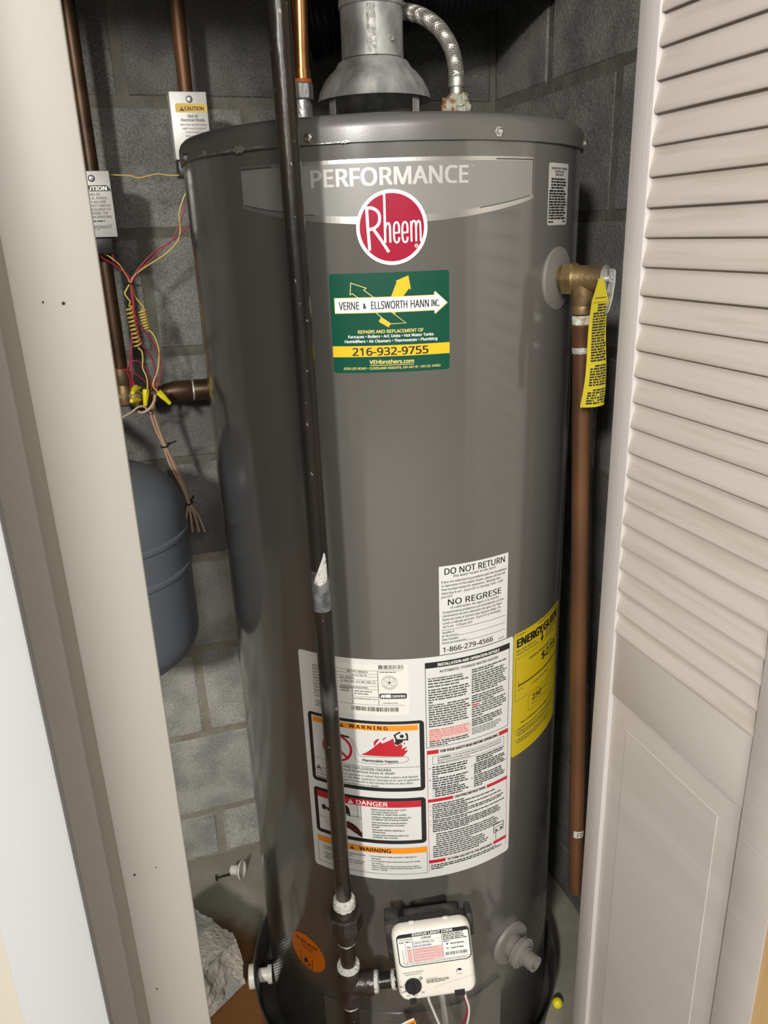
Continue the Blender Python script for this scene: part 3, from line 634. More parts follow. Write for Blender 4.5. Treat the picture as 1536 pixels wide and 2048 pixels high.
# danger
A.rr(-129, 508.8, 31.6, 587.0, 6, 'ink', 1); A.rect(-123.3, 515.2, 24.9, 582.0, 'paper', 2)
A.rect(-123.3, 571.4, 24.9, 582.0, 'ink_red', 3); A.text('DANGER', -64, 573.3, 7.0, -20.8, 'ink_white', 4, bold=0.012); A.tri(-76.6, 573, 7.2, 4, 'ink_red', 'ink_white')
A.rect(-58.6, 515.2, -58.0, 571.4, 'ink', 4); A.rect(-63.0, 552, -62.5, 571.4, 'ink', 4); A.line([(-80, 551), (-66, 551.2), (-62, 551.4), (-58.2, 549)], 0.8, 'ink', 4)
A.line([(-122.6, 537.6), (-100, 538)], 0.5, 'ink', 4); A.line([(-101, 532.6), (-111, 532.2), (-112.8, 530.8), (-110.5, 528.2), (-102, 523.4), (-96, 522)], 0.6, 'ink', 4)
A.ell(-113.9, 555.4, 3.6, 4.6, 'ink', 4, 18); A.line([(-110.5, 555), (-104, 554), (-98, 551)], 2.4, 'ink', 4); A.line([(-107.6, 556.5), (-106.4, 551)], 4.4, 'ink', 4); A.ring(-101.6, 553.4, 2.6, 1.2, 'ink', 4, 16)
A.poly([(-84, 540), (-77, 541), (-70, 538), (-64, 532.6), (-58.4, 524.4), (-58.4, 516.4), (-66, 521), (-76, 527.6), (-84, 530)], 'ink_brown', 4)
A.poly([(-82, 569), (-77.4, 567), (-75, 562.6), (-74.2, 556), (-73.6, 549.4), (-77.5, 553), (-84, 552)], 'ink', 4)
for k, (t_, e_) in enumerate((('Water temperature over 125\u00b0F', 4.2), ('can cause severe burns', -8), ('instantly or death from scalds.', 5))): A.text(t_, -43.6, 565.8-3.9*k, 2.5, e_, 'ink', 3, bold=0.03)
A.text('Children, disabled and elderly are', -43.6, 553.2, 2.5, 10.5, 'ink', 3, bold=0.03); A.text('at highest risk of being scalded.', -43.6, 549.3, 2.5, 7, 'ink', 3, bold=0.03)
for k, (t_, e_) in enumerate((('See instruction manual before', 4.9), ('setting temperature at water', 1.6), ('heater.', -32))): A.text(t_, -43.5, 543.8-3.9*k, 2.5, e_, 'ink', 3, bold=0.03)
A.text('Feel water before bathing or', -43.5, 531.2, 2.5, 1.4, 'ink', 3, bold=0.03); A.text('showering.', -43.5, 527.3, 2.5, -25, 'ink', 3, bold=0.03)
A.text('Temperature limiting valves are', -43.5, 522.4, 2.5, 6.6, 'ink', 3, bold=0.03); A.text('available, see manual.', -43.5, 518.4, 2.5, -8, 'ink', 3, bold=0.03)
# lower warning
A.frame(-128.6, 455.2, 31.9, 501.6, 0.6, 'ink', 2); A.rect(-128.8, 492, 32, 501.8, 'ink_orange', 3); A.text('WARNING', -63.3, 493.4, 6.6, -19, 'ink', 4, bold=0.025); A.tri(-78, 493.2, 6.6, 4, 'ink_orange')
for k, (t_, a_, e_, v) in enumerate((('Installation and service must be by a certified', -120, -55.5, 484), ('contractor, gas supplier or agency.', -120, -74, 480), ('If heater has been flooded it must be', -119.6, -57, 472.3), ('replaced, do not repair or use the', -119.4, -60, 468.3), ('appliance or any part.', -119.4, -90, 464.3))): A.text(t_, a_, v, 2.2, e_, 'ink', 3, bold=0.02)
for t_, e_, v in (('Do not operate if rubber grommet or sight glass is', 16.5, 484.6), ('damaged.', -33, 480.4), ('Do not operate if any of the burner access door screws', 21.9, 476.2), ('are missing.', -30, 472.0), ('Failure to follow the above instructions may result in', 20.6, 468.0), ('a fire or explosion, causing property damage, personal', 23.5, 464.6), ('injury or death.', -24, 461.0)): A.text(t_, -46.8, v, 2.2, e_, 'ink', 3, bold=0.02)
for v, x in ((485, -122), (473.6, -121.6), (485.6, -49.4), (477.2, -49.6), (469, -49.8)): A.ell(x, v, 0.5, 0.5, 'ink', 3, 8)
# installation panel
A.frame(34.2, 665.4, 157.8, 794.0, 0.7, 'ink', 2); A.rect(33.8, 786.0, 157.3, 794.2, 'ink', 3)
A.text('INSTALLATION AND OPERATION DETAILS', 50.4, 788.0, 4.0, 139.8, 'ink_white', 4, bold=0.02); A.text('AUTOMATIC STORAGE WATER HEATER', 52.8, 778.0, 3.6, 138, 'ink', 3, bold=0.014)
A.text('For Safe Installation and Operation -', 37.5, 769.4, 2.3, 85.7, 'ink', 3, bold=0.03); A.para(37.6, 93, 766, 757.6, 3, 1.9, 'ink_grey', 0.75)
A.para(37.6, 95, 752.6, 734.0, 6, 1.9, 'ink_grey', 0.1); A.text('Water Leakage -', 37.6, 729.6, 2.3, 60, 'ink', 3, bold=0.03); A.words(63, 94, 729.8, 1.9, 'ink_grey'); A.para(37.6, 96, 726.2, 697.4, 9, 1.9, 'ink_grey', 0.6)
A.rect(37.6, 676.6, 95.5, 693.5, 'ink_pinkpale', 2); A.text('CAUTION', 37.9, 691, 2.2, 51, 'ink_red', 3, bold=0.03); A.words(54, 93, 691.2, 1.9, 'ink_pink'); A.para(37.8, 95, 687.6, 677.4, 4, 1.9, 'ink_pink', 0.3)
A.words(38, 52, 673.8, 2.0, 'ink_red'); A.words(54, 92, 673.8, 1.9, 'ink_grey'); A.para(38, 94, 670.6, 667.4, 2, 1.7, 'ink_grey', 0.45)
A.para(97.2, 153, 771.4, 768, 2, 1.9, 'ink_grey', 0.6); A.para(97.2, 155, 763.8, 737.0, 9, 1.9, 'ink_grey', 0.7); A.para(97.4, 154, 731.8, 721.5, 4, 1.9, 'ink_grey', 0.6)
A.rect(97.5, 717.2, 110, 720.4, 'ink_pinkpale', 2); A.words(97.8, 109.5, 717.8, 1.9, 'ink_red'); A.words(113, 152, 717.8, 1.9, 'ink_grey'); A.para(97.6, 155, 714.4, 700, 5, 1.9, 'ink_grey', 0.3)
A.para(97.8, 153, 695.6, 686, 4, 1.9, 'ink_grey', 0.6); A.para(97.8, 146, 681.6, 673, 4, 1.6, 'ink_soft', 0.8)
# safety panels with red bars
A.line([(34.6, 661), (34.8, 456)], 0.6, 'ink_red', 2); A.line([(158.2, 661), (158.9, 460)], 0.6, 'ink_red', 2)
for v0, v1, a_, b_ in ((654.8, 661.0, 50.2, 141.8), (576.2, 581.4, 70.1, 122.4), (470.9, 476.4, 58.2, 135.2)):
    A.rect(34.3, v0, a_, v1, 'ink_red', 3); A.rect(b_, v0, 158.5, v1, 'ink_red', 3); A.rect(a_, v1-0.4, b_, v1, 'ink_pink', 3)
A.text('FOR YOUR SAFETY READ BEFORE OPERATING', 52.8, 655.8, 3.7, 139.3, 'ink', 3, bold=0.035); A.text('LIGHTING INSTRUCTIONS', 72.6, 577.0, 3.4, 120, 'ink', 3, bold=0.035); A.text('TO TURN GAS OFF TO THE APPLIANCE', 61.2, 471.4, 3.3, 132.6, 'ink', 3, bold=0.035)
A.frame(42.2, 637.6, 150.8, 650.6, 0.5, 'ink_grey', 2); A.tri(48.5, 646.4, 2.8, 3); A.text('WARNING:', 52.6, 646.4, 2.6, 68, 'ink', 3, bold=0.03)
A.text('If you do not follow these instructions and the Use & Care', 71, 646.4, 2.3, 146, 'ink', 3, bold=0.014); A.text('Manual instructions exactly, a fire or explosion may result causing property', 48.5, 642.6, 2.3, 146, 'ink', 3, bold=0.014); A.text('damage, personal injury or loss of life.', 48.5, 638.9, 2.3, 96, 'ink', 3, bold=0.014)
A.para(41.2, 94, 632.4, 617.2, 5, 1.9, 'ink', 0.15); A.para(41.2, 94.6, 613.4, 598, 5, 1.9, 'ink', 0.7); A.para(44.2, 94, 595, 584.6, 4, 1.9, 'ink', 0.8); A.text('A.', 36.8, 631, 2.2, None, 'ink', 3); A.text('B.', 36.8, 612, 2.2, None, 'ink', 3)
for v in (595.6, 592.4, 585.8): A.ell(41.8, v, 0.6, 0.6, 'ink', 3, 8)
A.para(104.5, 152, 633.2, 626.6, 3, 1.9, 'ink', 0.6); A.text('C.', 97.4, 621.6, 2.2, None, 'ink', 3); A.para(101.5, 155, 622.6, 607, 6, 1.9, 'ink', 0.25); A.text('D.', 97.4, 600.6, 2.2, None, 'ink', 3); A.para(101.5, 154, 603, 586, 6, 1.9, 'ink', 0.25)
for k, (v, n, e_) in enumerate(((571.0, 1, 92), (567.6, 2, 150), (561.0, 2, 154), (554.4, 3, 155), (544.2, 2, 155), (537.4, 5, 156))):
    A.text('%d.' % (k+1), 36.9, v, 1.9, None, 'ink', 3); A.para(40.5, e_, v, v-3.1*(n-1), n, 1.75, 'ink', 0.45 if n > 1 else 1)
A.para(45, 150, 520, 502, 6, 1.7, 'ink', 0.5); A.para(40.5, 128, 498.6, 480.5, 6, 1.75, 'ink', 0.8)
A.frame(135.6, 491.5, 153, 505.5, 1.0, 'ink', 3); A.line([(135, 497), (140, 500), (150, 500), (153, 497)], 0.8, 'ink', 3); A.rect(138, 493, 142, 496, 'ink', 3); A.rect(147, 493, 151, 496.5, 'ink', 3); A.line([(139.3, 491), (139.4, 477.5)], 0.8, 'ink', 3)
A.para(37.2, 155, 466, 459.6, 3, 1.8, 'ink', 0.15)
sticker(A, 'instruction_label', wh, 'large white label sheet with warning panels')
# --- yellow energy label
A = Art(11)
A.rr(166, 606, 301, 802.4, 4, 'guide_yellow', 0)
A.text('U.S. Government', 171.8, 797.8, 2.2, 189, 'ink_grey', 2); A.words(220, 292, 797.8, 1.5, 'ink_grey', 2)
A.text('ENERGY', 172.8, 780.8, 11.6, 232.5, 'ink', 2, bold=0.045); A.text('GUIDE', 236, 780.8, 11.6, 290, 'ink', 2, bold=0.045)
A.line([(232.6, 783), (232.8, 772)], 3.4, 'ink', 2); A.poly([(227.5, 772.5), (238, 772.5), (232.8, 765.6)], 'ink', 2)
A.text('Water Heater: Natural Gas', 171.2, 773.6, 2.6, 215, 'ink_grey', 2); A.text('Capacity (first hour rating)', 171.2, 768.6, 2.6, 222, 'ink_grey', 2); A.para(243, 292, 776, 767, 3, 1.9, 'ink_grey', 0.6, 2)
A.text('Estimated Yearly Energy Cost', 200, 752, 3.4, 268, 'ink_grey', 2)
A.frame(170.8, 697, 296, 763, 0.5, 'ink_grey', 2)
A.text('$273', 233.5, 735.4, 12.0, 283, 'ink', 2, bold=0.02); A.line([(264, 734), (268, 727), (268, 719)], 1.0, 'ink', 2)
A.line([(177.6, 719.6), (292, 719.6)], 2.0, 'ink', 2); A.line([(177.4, 716), (177.4, 726)], 0.8, 'ink', 2); A.text('$170', 176.8, 711, 2.8, 187, 'ink_grey', 2); A.text('Cost Range of Similar Models', 207, 708.4, 2.6, 256, 'ink_grey', 2)
A.line([(201, 668.4), (201, 692.2), (222, 692.2), (225, 695.4), (228, 692.2), (262, 692.2), (262, 668.4)], 0.5, 'ink_grey', 2, True)
A.text('250', 210.4, 681, 8.4, 236.5, 'ink', 2, bold=0.02); A.text('therms', 241, 684.6, 3.2, 256, 'ink_grey', 2); A.text('Estimated Yearly Energy Use', 210, 674.6, 2.2, 256, 'ink_grey', 2)
A.text('Your cost will depend on your utility rates and use.', 184, 655.4, 3.2, 284, 'ink', 2, bold=0.02)
for v, n in ((647, 1), (641.6, 2), (630, 2)):
    A.ell(174.9, v+0.6, 0.9, 0.9, 'ink', 2, 10); A.para(178, 286, v, v-4.4, n, 1.6, 'ink_grey', 0.8, 2)
sticker(A, 'energy_label', wh, 'yellow label with black lettering wrapping the right side')
# --- orange round sticker
A = Art(12)
A.ell(-170.3, 249.2, 36.4, 35.2, 'oval_orange', 0, 64)
A.text('DO NOT BLOCK', -193, 265.6, 4.6, -147.5, 'ink_brown', 2, bold=0.03); A.text('AIR INTAKE AREA', -183, 259.6, 2.4, -155, 'ink_brown', 2); A.words(-181, -158, 255.0, 1.5, 'ink_brown', 2)
A.line([(-185, 243), (-186, 222.5), (-182, 217.4), (-164, 216.2), (-161.4, 218.4), (-160.2, 239)], 1.3, 'ink_brown', 2)
A.poly([(-176.5, 234), (-172.5, 235.5), (-169.5, 231.5), (-172, 226), (-176, 223), (-180, 224.5), (-178.5, 229)], 'ink_brown', 2); A.ell(-169.4, 222.6, 2.4, 2.2, 'ink_brown', 2, 12); A.line([(-168, 226.5), (-164, 224)], 1.8, 'ink_brown', 2)
sticker(A, 'round_sticker', wh, 'round orange sticker low on the left')
# --- base: access covers, air inlet slits
def shell(mb, s0, s1, z0f, z1f, r0, r1, n=40):
    vs = []; fs = []
    for k in range(n+1):
        s_ = s0+(s1-s0)*k/n; t = s_/1000/RT; za, zb = z0f(s_)/1000, z1f(s_)/1000
        vs += [(r1*sin(t), -r1*cos(t), za), (r1*sin(t), -r1*cos(t), zb), (r0*sin(t), -r0*cos(t), zb), (r0*sin(t), -r0*cos(t), za)]
    for k in range(n):
        for i in range(4): fs.append((4*k+i, 4*k+(i+1) % 4, 4*k+4+(i+1) % 4, 4*k+4+i))
    fs += [(0, 1, 2, 3), (4*n+3, 4*n+2, 4*n+1, 4*n)]
    mb.add(vs, fs)
ac = MB().use('jacket'); shell(ac, -140, 154, lambda s_: 0, lambda s_: 178+0.045*(s_+140) + (8 if s_ > 100 else 0)*min(1, (s_-100)/40 if s_ > 100 else 0), 0.2542, 0.2565)
obj('access_cover', ac, wh)
ic = MB().use('jacket'); shell(ic, -62, 20, lambda s_: 0, lambda s_: 168-0.0035*max(0, abs(s_+21)-26)**2, 0.2566, 0.2592)
obj('inner_cover', ic, wh)
sv = Art(21)
for (sa, sb, za, zb, sg) in ((-330, -142, 20, 225, 1), (168, 345, 20, 240, -1)):
    u = sa
    while u < sb:
        v = za
        while v < zb-(40 if abs(u) < 190 else 0)+0.25*(abs(u)-200):
            q = sv.rnd.uniform(-.3, .3)
            sv.line([(u+q, v), (u+sg*3.6+q, v+4.2)], 1.15, 'dark_slot', 0); v += 6.2
        u += 5.2
sv.build('air_inlet_slits', wh, wrap, step=None, off0=0.15)['kind'] = 'stuff'
# --- drain valve, lower right
t = 174.6/1000/RT; d = Vector((sin(t), -cos(t), 0)); P = Vector((0.254*sin(t), -0.254*cos(t), 0.2543))
dv = obj('drain_valve', MB().use('plastic_grey').lathe(P+d*0.006, d, [(0.0195, 0), (0.0195, 0.012), (0.0215, 0.0125), (0.0225, 0.016), (0.0225, 0.019), (0.020, 0.022), (0.0145, 0.024), (0.0145, 0.028), (0.0125, 0.0285), (0.0132, 0.033), (0.0125, 0.036), (0.0132, 0.039), (0.0125, 0.042), (0.0125, 0.046), (0.0085, 0.046), (0.0085, 0.030)], 24, True, True), wh)
obj('flange', MB().use('escutcheon').lathe(P, d, [(0.035, -0.006), (0.0365, 0.000), (0.0345, 0.0045), (0.024, 0.0065), (0.020, 0.0062)], 40, False, True), dv)
obj('collar', MB().use('plastic_grey').hexa(P+d*0.019, d, 0.0250, 0.008, 12), dv)
# --- temperature and pressure relief valve
t = 238/1000/RT; d = Vector((sin(t), -cos(t), 0)); P = Vector((0.254*sin(t), -0.254*cos(t), 1.251)); sd = Vector((cos(t), sin(t), 0)); up = Vector((0, 0, 1))
rv = MB().use('brass')
rv.lathe(P+d*0.004, d, [(0.0145, 0), (0.0150, 0.006)], 20); rv.hexa(P+d*0.009, d, 0.0195, 0.013, 6)
rv.lathe(P+d*0.022, d, [(0.0165, 0), (0.0150, 0.004), (0.0148, 0.034), (0.0135, 0.0352)], 28)
Q = P+d*0.033
rv.lathe(Q, (0, 0, -1), [(0.0130, 0.0), (0.0132, 0.022), (0.0120, 0.030), (0.0128, 0.0305), (0.0135, 0.0345), (0.0128, 0.040)], 28)
rvo = obj('relief_valve', rv, wh, label='brass relief valve')
obj('flange', MB().use('escutcheon').lathe(P, d, [(0.0355, -0.006), (0.0365, -0.001), (0.036, 0.0012), (0.020, 0.0042), (0.016, 0.0045)], 48, False, True), rvo)
obj('end_disc', MB().use('zinc').lathe(P+d*0.0575, d, [(0.0135, 0), (0.0155, 0.0006), (0.0155, 0.0018), (0.004, 0.003), (0.004, 0.007)], 28), rvo)
E0 = P+d*0.0645
lv = MB().use('zinc'); hw = 0.0052
pr = [(E0+up*0.011, 0.0045), (E0+up*0.009+d*0.001, 0.0056), (E0-up*0.002+d*0.0015, 0.0054), (E0-up*0.022+d*0.0005-sd*0.004, 0.0062), (E0-up*0.034-d*0.001-sd*0.007, 0.0058), (E0-up*0.0375-d*0.002-sd*0.0075, 0.0042)]
wd_ = (sd*0.60-d*0.80); nd_ = (d*0.60+sd*0.80); vs = []; fs = []
for p, w in pr: vs += [p-wd_*w, p+wd_*w, p+wd_*w+nd_*0.0018, p-wd_*w+nd_*0.0018]
for k in range(len(pr)-1):
    for i in range(4): fs.append((4*k+i, 4*k+(i+1) % 4, 4*k+4+(i+1) % 4, 4*k+4+i))
fs += [(0, 1, 2, 3), tuple(4*len(pr)-4+i for i in (3, 2, 1, 0))]
lv.add(vs, fs); lv.cyl(E0+d*0.002+up*0.001, E0+d*0.0042+up*0.001, 0.0022, 12)
obj('lever', lv, rvo, label='zinc test lever')
# --- gas control valve
tl, ro, ya = radians(10), radians(4.5), radians(3)
vn = Vector((sin(ya)*cos(tl), -cos(ya)*cos(tl), sin(tl))); u0 = Vector((cos(ya), sin(ya), 0)); v0 = vn.cross(u0)
vu = cos(ro)*u0+sin(ro)*v0; vv = -sin(ro)*u0+cos(ro)*v0; VO = Vector((0.035, -0.345, 0.395))
def vmap(u, v, h): return VO+vu*(u/1000)+vv*(v/1000)+vn*(h/1000)
MV = Matrix(((vu.x, vv.x, vn.x, VO.x), (vu.y, vv.y, vn.y, VO.y), (vu.z, vv.z, vn.z, VO.z), (0, 0, 0, 1)))
gv = MB(); gv.xf = MV; gv.use('valve_black')
gv.box(-0.050, 0.052, -0.050, 0.045, -0.040, -0.015, 0.003); gv.box(-0.044, 0.046, -0.045, 0.026, -0.082, -0.038, 0.004); gv.box(-0.060, -0.040, -0.010, 0.046, -0.060, -0.022, 0.003); gv.box(-0.034, 0.042, 0.030, 0.044, -0.056, -0.036, 0.004); gv.box(0.050, 0.059, 0.016, 0.050, -0.045, -0.018, 0.003)
gv.box(-0.02, 0.03, -0.030, 0.030, -0.110, -0.080, 0.004)
gvo = obj('gas_control_valve', gv, wh, label='black valve body')
def outline(n=10, sx=0.0515, vt=0.0515, vb=-0.0555, r=0.013, ins=0.0):
    p = []
    for cx_, cy_, a0 in ((sx-r, vb+r, -90), (sx-r, vt-r, 0), (-sx+r, vt-r, 90), (-sx+r, vb+r, 180)):
        for k in range(n+1):
            a_ = radians(a0+90*k/n); p.append((cx_+(r-ins)*cos(a_), cy_+(r-ins)*sin(a_)))
    return p
cv = MB(); cv.xf = MV; cv.use('valve_white')
rings = [(0.0, -0.017), (-0.001, -0.011), (0.0, -0.006), (0.0018, -0.0025), (0.0042, -0.0006), (0.007, 0.0)]
vs = []; n = 44
for ins, h in rings:
    vs += [(x+(0.0022*(1-abs(y)/0.06) if abs(x) > 0.02 else 0)*(1 if x > 0 else 0), y, h) for x, y in outline(10, ins=ins)]
fs = [(k*n+i, k*n+(i+1) % n, (k+1)*n+(i+1) % n, (k+1)*n+i) for k in range(len(rings)-1) for i in range(n)]+[[(len(rings)-1)*n+i for i in range(n)]]
cv.add(vs, fs)
cv.box(-0.0275, -0.0205, 0.0505, 0.0535, -0.0165, -0.0115, 0.0008); cv.box(0.0185, 0.0255, 0.0505, 0.0535, -0.0165, -0.0115, 0.0008)
obj('cover', cv, gvo, label='off white plastic cover', smooth=50)
A = Art(31)
A.rr(-46.4, -2.2, 50.6, 47.0, 8, 'ink', 0); A.rr(-45.0, -0.8, 49.2, 45.6, 7, 'ink_white', 1)
A.rr(-46.2, 41.6, 50.4, 46.9, 5.2, 'ink', 2, (0, 0, 1, 1))
A.text('STATUS LIGHT CODE', -25, 42.8, 3.4, 28.8, 'ink_white', 3, bold=0.035)
A.rect(-26.2, 4.4, -25.6, 41.6, 'ink', 2); A.rect(13.3, 5.2, 13.9, 41.6, 'ink', 2); A.rect(-36.0, 3.2, -35.6, 37.8, 'ink_grey', 2); A.rect(-44.5, 3.6, 48.6, 4.0, 'ink_grey', 2)
A.text('STATUS', -13.6, 37.0, 2.8, -0.6, 'ink', 3, bold=0.04); A.text('Light Display', -43.4, 38.2, 2.0, -27, 'ink_grey', 3); A.words(-43, -37.5, 34.2, 1.6, 'ink_grey'); A.words(-34.5, -28, 34.2, 1.6, 'ink_grey')
A.rect(-26, 34.6, 13.6, 34.9, 'ink_grey', 2)
A.text('Control Off/Pilot Out', -24.4, 31.0, 2.5, 3.0, 'ink', 3); A.rect(-26, 29.9, 13.6, 30.1, 'ink_soft', 2)
A.text('Normal Operation', -24.2, 26.2, 2.6, -0.8, 'ink_blue', 3, bold=0.03); A.text('Blue', -33.4, 26.2, 2.4, -28.4, 'ink_blue', 3, bold=0.03)
A.rect(-25.4, 4.6, 13.0, 24.8, 'ink_pinkpale', 2); A.rect(-34.2, 4.6, -27.4, 24.8, 'ink_pinkpale', 2)
for k, (t_, e_) in enumerate((('Thermopile Voltage Low', 7.2), ('High Temperature Shutdown', 12), ('Temperature Sensor Failure', 11.8), ('Gas Control & Valve Failure', 12), ('Sensor Type Error', -1))):
    v = 21.4-4.15*k; A.text(t_, -24.3, v, 2.4, e_, 'ink_pink', 3, bold=0.014); A.text('Red', -33, v, 2.2, -29, 'ink_pink', 3, bold=0.014); A.text(str(k+2), -40.6, v, 2.2, None, 'ink_grey', 3); A.rect(-44, v-1.0, -36.4, v-0.8, 'ink_soft', 2)
A.para(15, 47, 42.0-1.2, 30.6, 5, 1.5, 'ink_grey', 1); A.words(15, 23, 28.0, 1.3, 'ink_grey')
A.ell(20, 24.6, 1.6, 1.6, 'ink_blue', 3, 16); A.text('Normal Operation', 24.4, 23.4, 2.3, 42.7, 'ink', 3, bold=0.03); A.ell(19.8, 17.8, 1.6, 1.6, 'ink_pink', 3, 16); A.text('System Problem', 24.4, 16.8, 2.3, 41.4, 'ink', 3, bold=0.03)
A.bars(16.2, 46.4, 7.6, 12.4, 'ink'); A.text('If the S.E. Status Light will not come on, see the manual for service procedure by a qualified technician', -39.4, 1.0, 1.7, 45.4, 'ink', 3)
sl_ = A.build('status_label', gvo, vmap, lays=None, step=None, off0=0.15, dl=0.06)
A = Art(32)
A.text('TURN OFF GAS BEFORE', -44.2, -11.6, 1.7, -16.2, 'ink_grey', 1); A.text('SERVICING VALVE', -40.8, -14.8, 1.7, -19.2, 'ink_grey', 1)
A.text('TO LIGHT PILOT:', -13.6, -24.2, 1.3, 2, 'ink_grey', 1); A.para(-13.6, 20.6, -26.3, -30.2, 3, 1.1, 'ink_grey', 0.75, 1)
for t_, x_, v_ in (('HOT', -50, -31.4), ('LOW', -48, -39.6), ('VAC', -42.5, -46.2), ('PILOT', -34.2, -47.4), ('OFF', -22.2, -44.0)): A.text(t_, x_, v_, 1.9, None, 'ink', 1, bold=0.02)
for a_ in (100, 75, 130, 155, 180, 205, 318):
    A.line([(-31.9+12.0*cos(radians(a_)), -32.4+11.2*sin(radians(a_))), (-31.9+13.6*cos(radians(a_)), -32.4+12.8*sin(radians(a_)))], 0.7, 'ink', 1)
A.poly([(-20.5, -18.6), (-17.6, -21.6), (-20.5, -24.6), (-23.4, -21.6)], 'ink_grey', 1); A.poly([(-20.5, -20.2), (-19.1, -21.6), (-20.5, -23), (-21.9, -21.6)], 'ink_white', 2)
A.line([(28.0, -19.5), (28.6, -16.6), (31, -14.6), (34, -15.2), (35.2, -17.4)], 1.0, 'ink_grey', 1); A.poly([(29.4, -16.4), (31, -14.4), (33.8, -14.6), (35, -17.2), (32.2, -18)], 'ink', 1)
A.text('STATUS', 28.4, -23.4, 1.5, 34.8, 'ink_grey', 1); A.line([(-4, -39), (2, -36), (18, -33), (52, -27)], 0.25, 'ink_soft', 1)
A.build('print', gvo, vmap, step=None, off0=0.12, dl=0.06)
kn = MB(); kn.xf = MV; kn.use('black_plastic').lathe((-0.0319, -0.0304, 0.0002), (0, 0, 1), [(0.0112, 0), (0.0110, 0.0035), (0.0100, 0.005)], 32); kn.box(-0.0336, -0.0302, -0.0385, -0.0225, 0.004, 0.0085, 0.001)
obj('knob', kn, gvo, label='black control knob')
for a_, b_, c_, d_ in ((-38.8, -29.7, -58.5, -49.8), (22, 36, -55.5, -46.5)):
    tb = MB(); tb.xf = MV; tb.use('black_plastic').box(a_/1000, b_/1000, c_/1000, d_/1000, -0.020, 0.0015, 0.0008); obj('clip', tb, gvo)
# pilot tube and wires below the valve
def vp(u, v, h): return vmap(u, v, h)
pt = spline([vp(4, -50, -20), vp(5, -75, -22), vp(6, -110, -30), vp(7, -170, -48), vp(7, -230, -52)], 10)
obj('pilot_tube', MB().use('zinc').tube(pt, 0.0043, 14, rfun=lambda t: 0.0043+0.0003*sin(t*230)), wh)
obj('wire', MB().use('wire_white').tube(spline([vp(-14, -48, -24), vp(-14, -75, -26), vp(-8, -115, -40), vp(2, -170, -52), vp(4, -220, -55)], 8), 0.0019, 8), wh)
obj('wire', MB().use('wire_white').tube(spline([vp(33, -48, -14), vp(37, -75, -18), vp(40, -105, -26), vp(34, -145, -40), vp(22, -190, -52)], 8), 0.0016, 8), wh)
obj('wire', MB().use('wire_red').tube(spline([vp(30, -48, -16), vp(36.5, -85, -24), vp(38, -108, -30), vp(30, -145, -44), vp(18, -190, -55)], 8), 0.0016, 8), wh)
# orange and cream warning flag below the valve
A = Art(33)
A.rect(0, -60, 33, 0, 'paper_cream', 0); A.rect(2.5, -16, 33, -4, 'ink_orange', 1); A.tri(6, -14, 7.5, 2, 'ink_orange'); A.text('WARNING', 16, -12.6, 5, 31, 'ink_brown', 2); A.para(4, 31, -21.5, -40, 6, 1.9, 'ink_grey', 0.7, 2)
wt = Vector((-0.026, -0.318, 0.235))
def wmap(u, v, h):
    a_ = radians(17); x = u*cos(a_)-v*sin(a_); y = u*sin(a_)+v*cos(a_); q = max(0, -x+4)/1000
    return wt+Vector((x/1000, 0.010*sin(u/33*1.2)+0.5*q - h/1000, y/1000))
A.build('warning_flag', wh, wmap, step=4.0, label='small cream and orange paper flag')

# ================================================================== DRAFT HOOD, VENT, WATER CONNECTIONS
hx = -0.0068; HT = 1.4252
dh = thing('draft_hood', 'flared galvanized draft hood standing on the heater top', 'draft hood', (hx, 0, HT), 'H')
obj('bell', MB().use('galv').lathe((hx, 0, 0), (0, 0, 1), [(0.0735, 1.4665), (0.0722, 1.4680), (0.0690, 1.4780), (0.0630, 1.4890), (0.0555, 1.4975), (0.0490, 1.5030), (0.0462, 1.5075), (0.0440, 1.5105), (0.0405, 1.5125), (0.0392, 1.5129)], 64, False, False), dh)
for a_ in (-52, 52, 128, -128):
    t = radians(a_); c = Vector((hx+0.064*sin(t), -0.064*cos(t), 0)); tn = Vector((cos(t), sin(t), 0)); rn = Vector((sin(t), -cos(t), 0))
    lg = MB().use('galv'); vs = []
    for z, ro_ in ((HT+0.0006, 0.002), (1.476, 0.002), (1.482, -0.0015)):
        q = c+rn*ro_+Vector((0, 0, z)); vs += [q-tn*0.006, q+tn*0.006, q+tn*0.006-rn*0.0012, q-tn*0.006-rn*0.0012]
    lg.add(vs, [(4*k+i, 4*k+(i+1) % 4, 4*k+4+(i+1) % 4, 4*k+4+i) for k in range(2) for i in range(4)]+[(0, 1, 2, 3), (11, 10, 9, 8)]); obj('leg', lg, dh)
vpz = thing('vent_pipe', 'upright galvanized flue pipe rising from the draft hood', 'flue pipe', (hx, 0, 1.5135), 'H')
obj('pipe', MB().use('galv').lathe((hx, 0, 0), (0, 0, 1), [(0.0388, 1.5138), (0.0388, 1.572)], 64, False, False).lathe((hx, 0, 0), (0, 0, 1), [(0.0392, 1.569), (0.0405, 1.5702), (0.0405, 1.575), (0.0395, 1.5765), (0.0405, 1.578), (0.0395, 1.580), (0.0395, 2.25)], 64, False, False), vpz)
sm_ = MB().use('galv_dark'); vs = []; nz_ = 26
for i in range(nz_+1):
    z = 1.5138+0.054*i/nz_
    for k in range(7):
        t = radians(-9+17*k/6); q = Vector((hx+0.0388*sin(t), -0.0388*cos(t), z)); e = 0.0009*sin(pi*k/6)*(0.5+abs(mn.noise(q*260))*1.6); vs.append(Vector((hx+(0.0388+e)*sin(t), -(0.0388+e)*cos(t), z)))
sm_.add(vs, [(i*7+k, i*7+k+1, i*7+8+k, i*7+7+k) for i in range(nz_) for k in range(6)])
obj('seam', sm_, vpz)
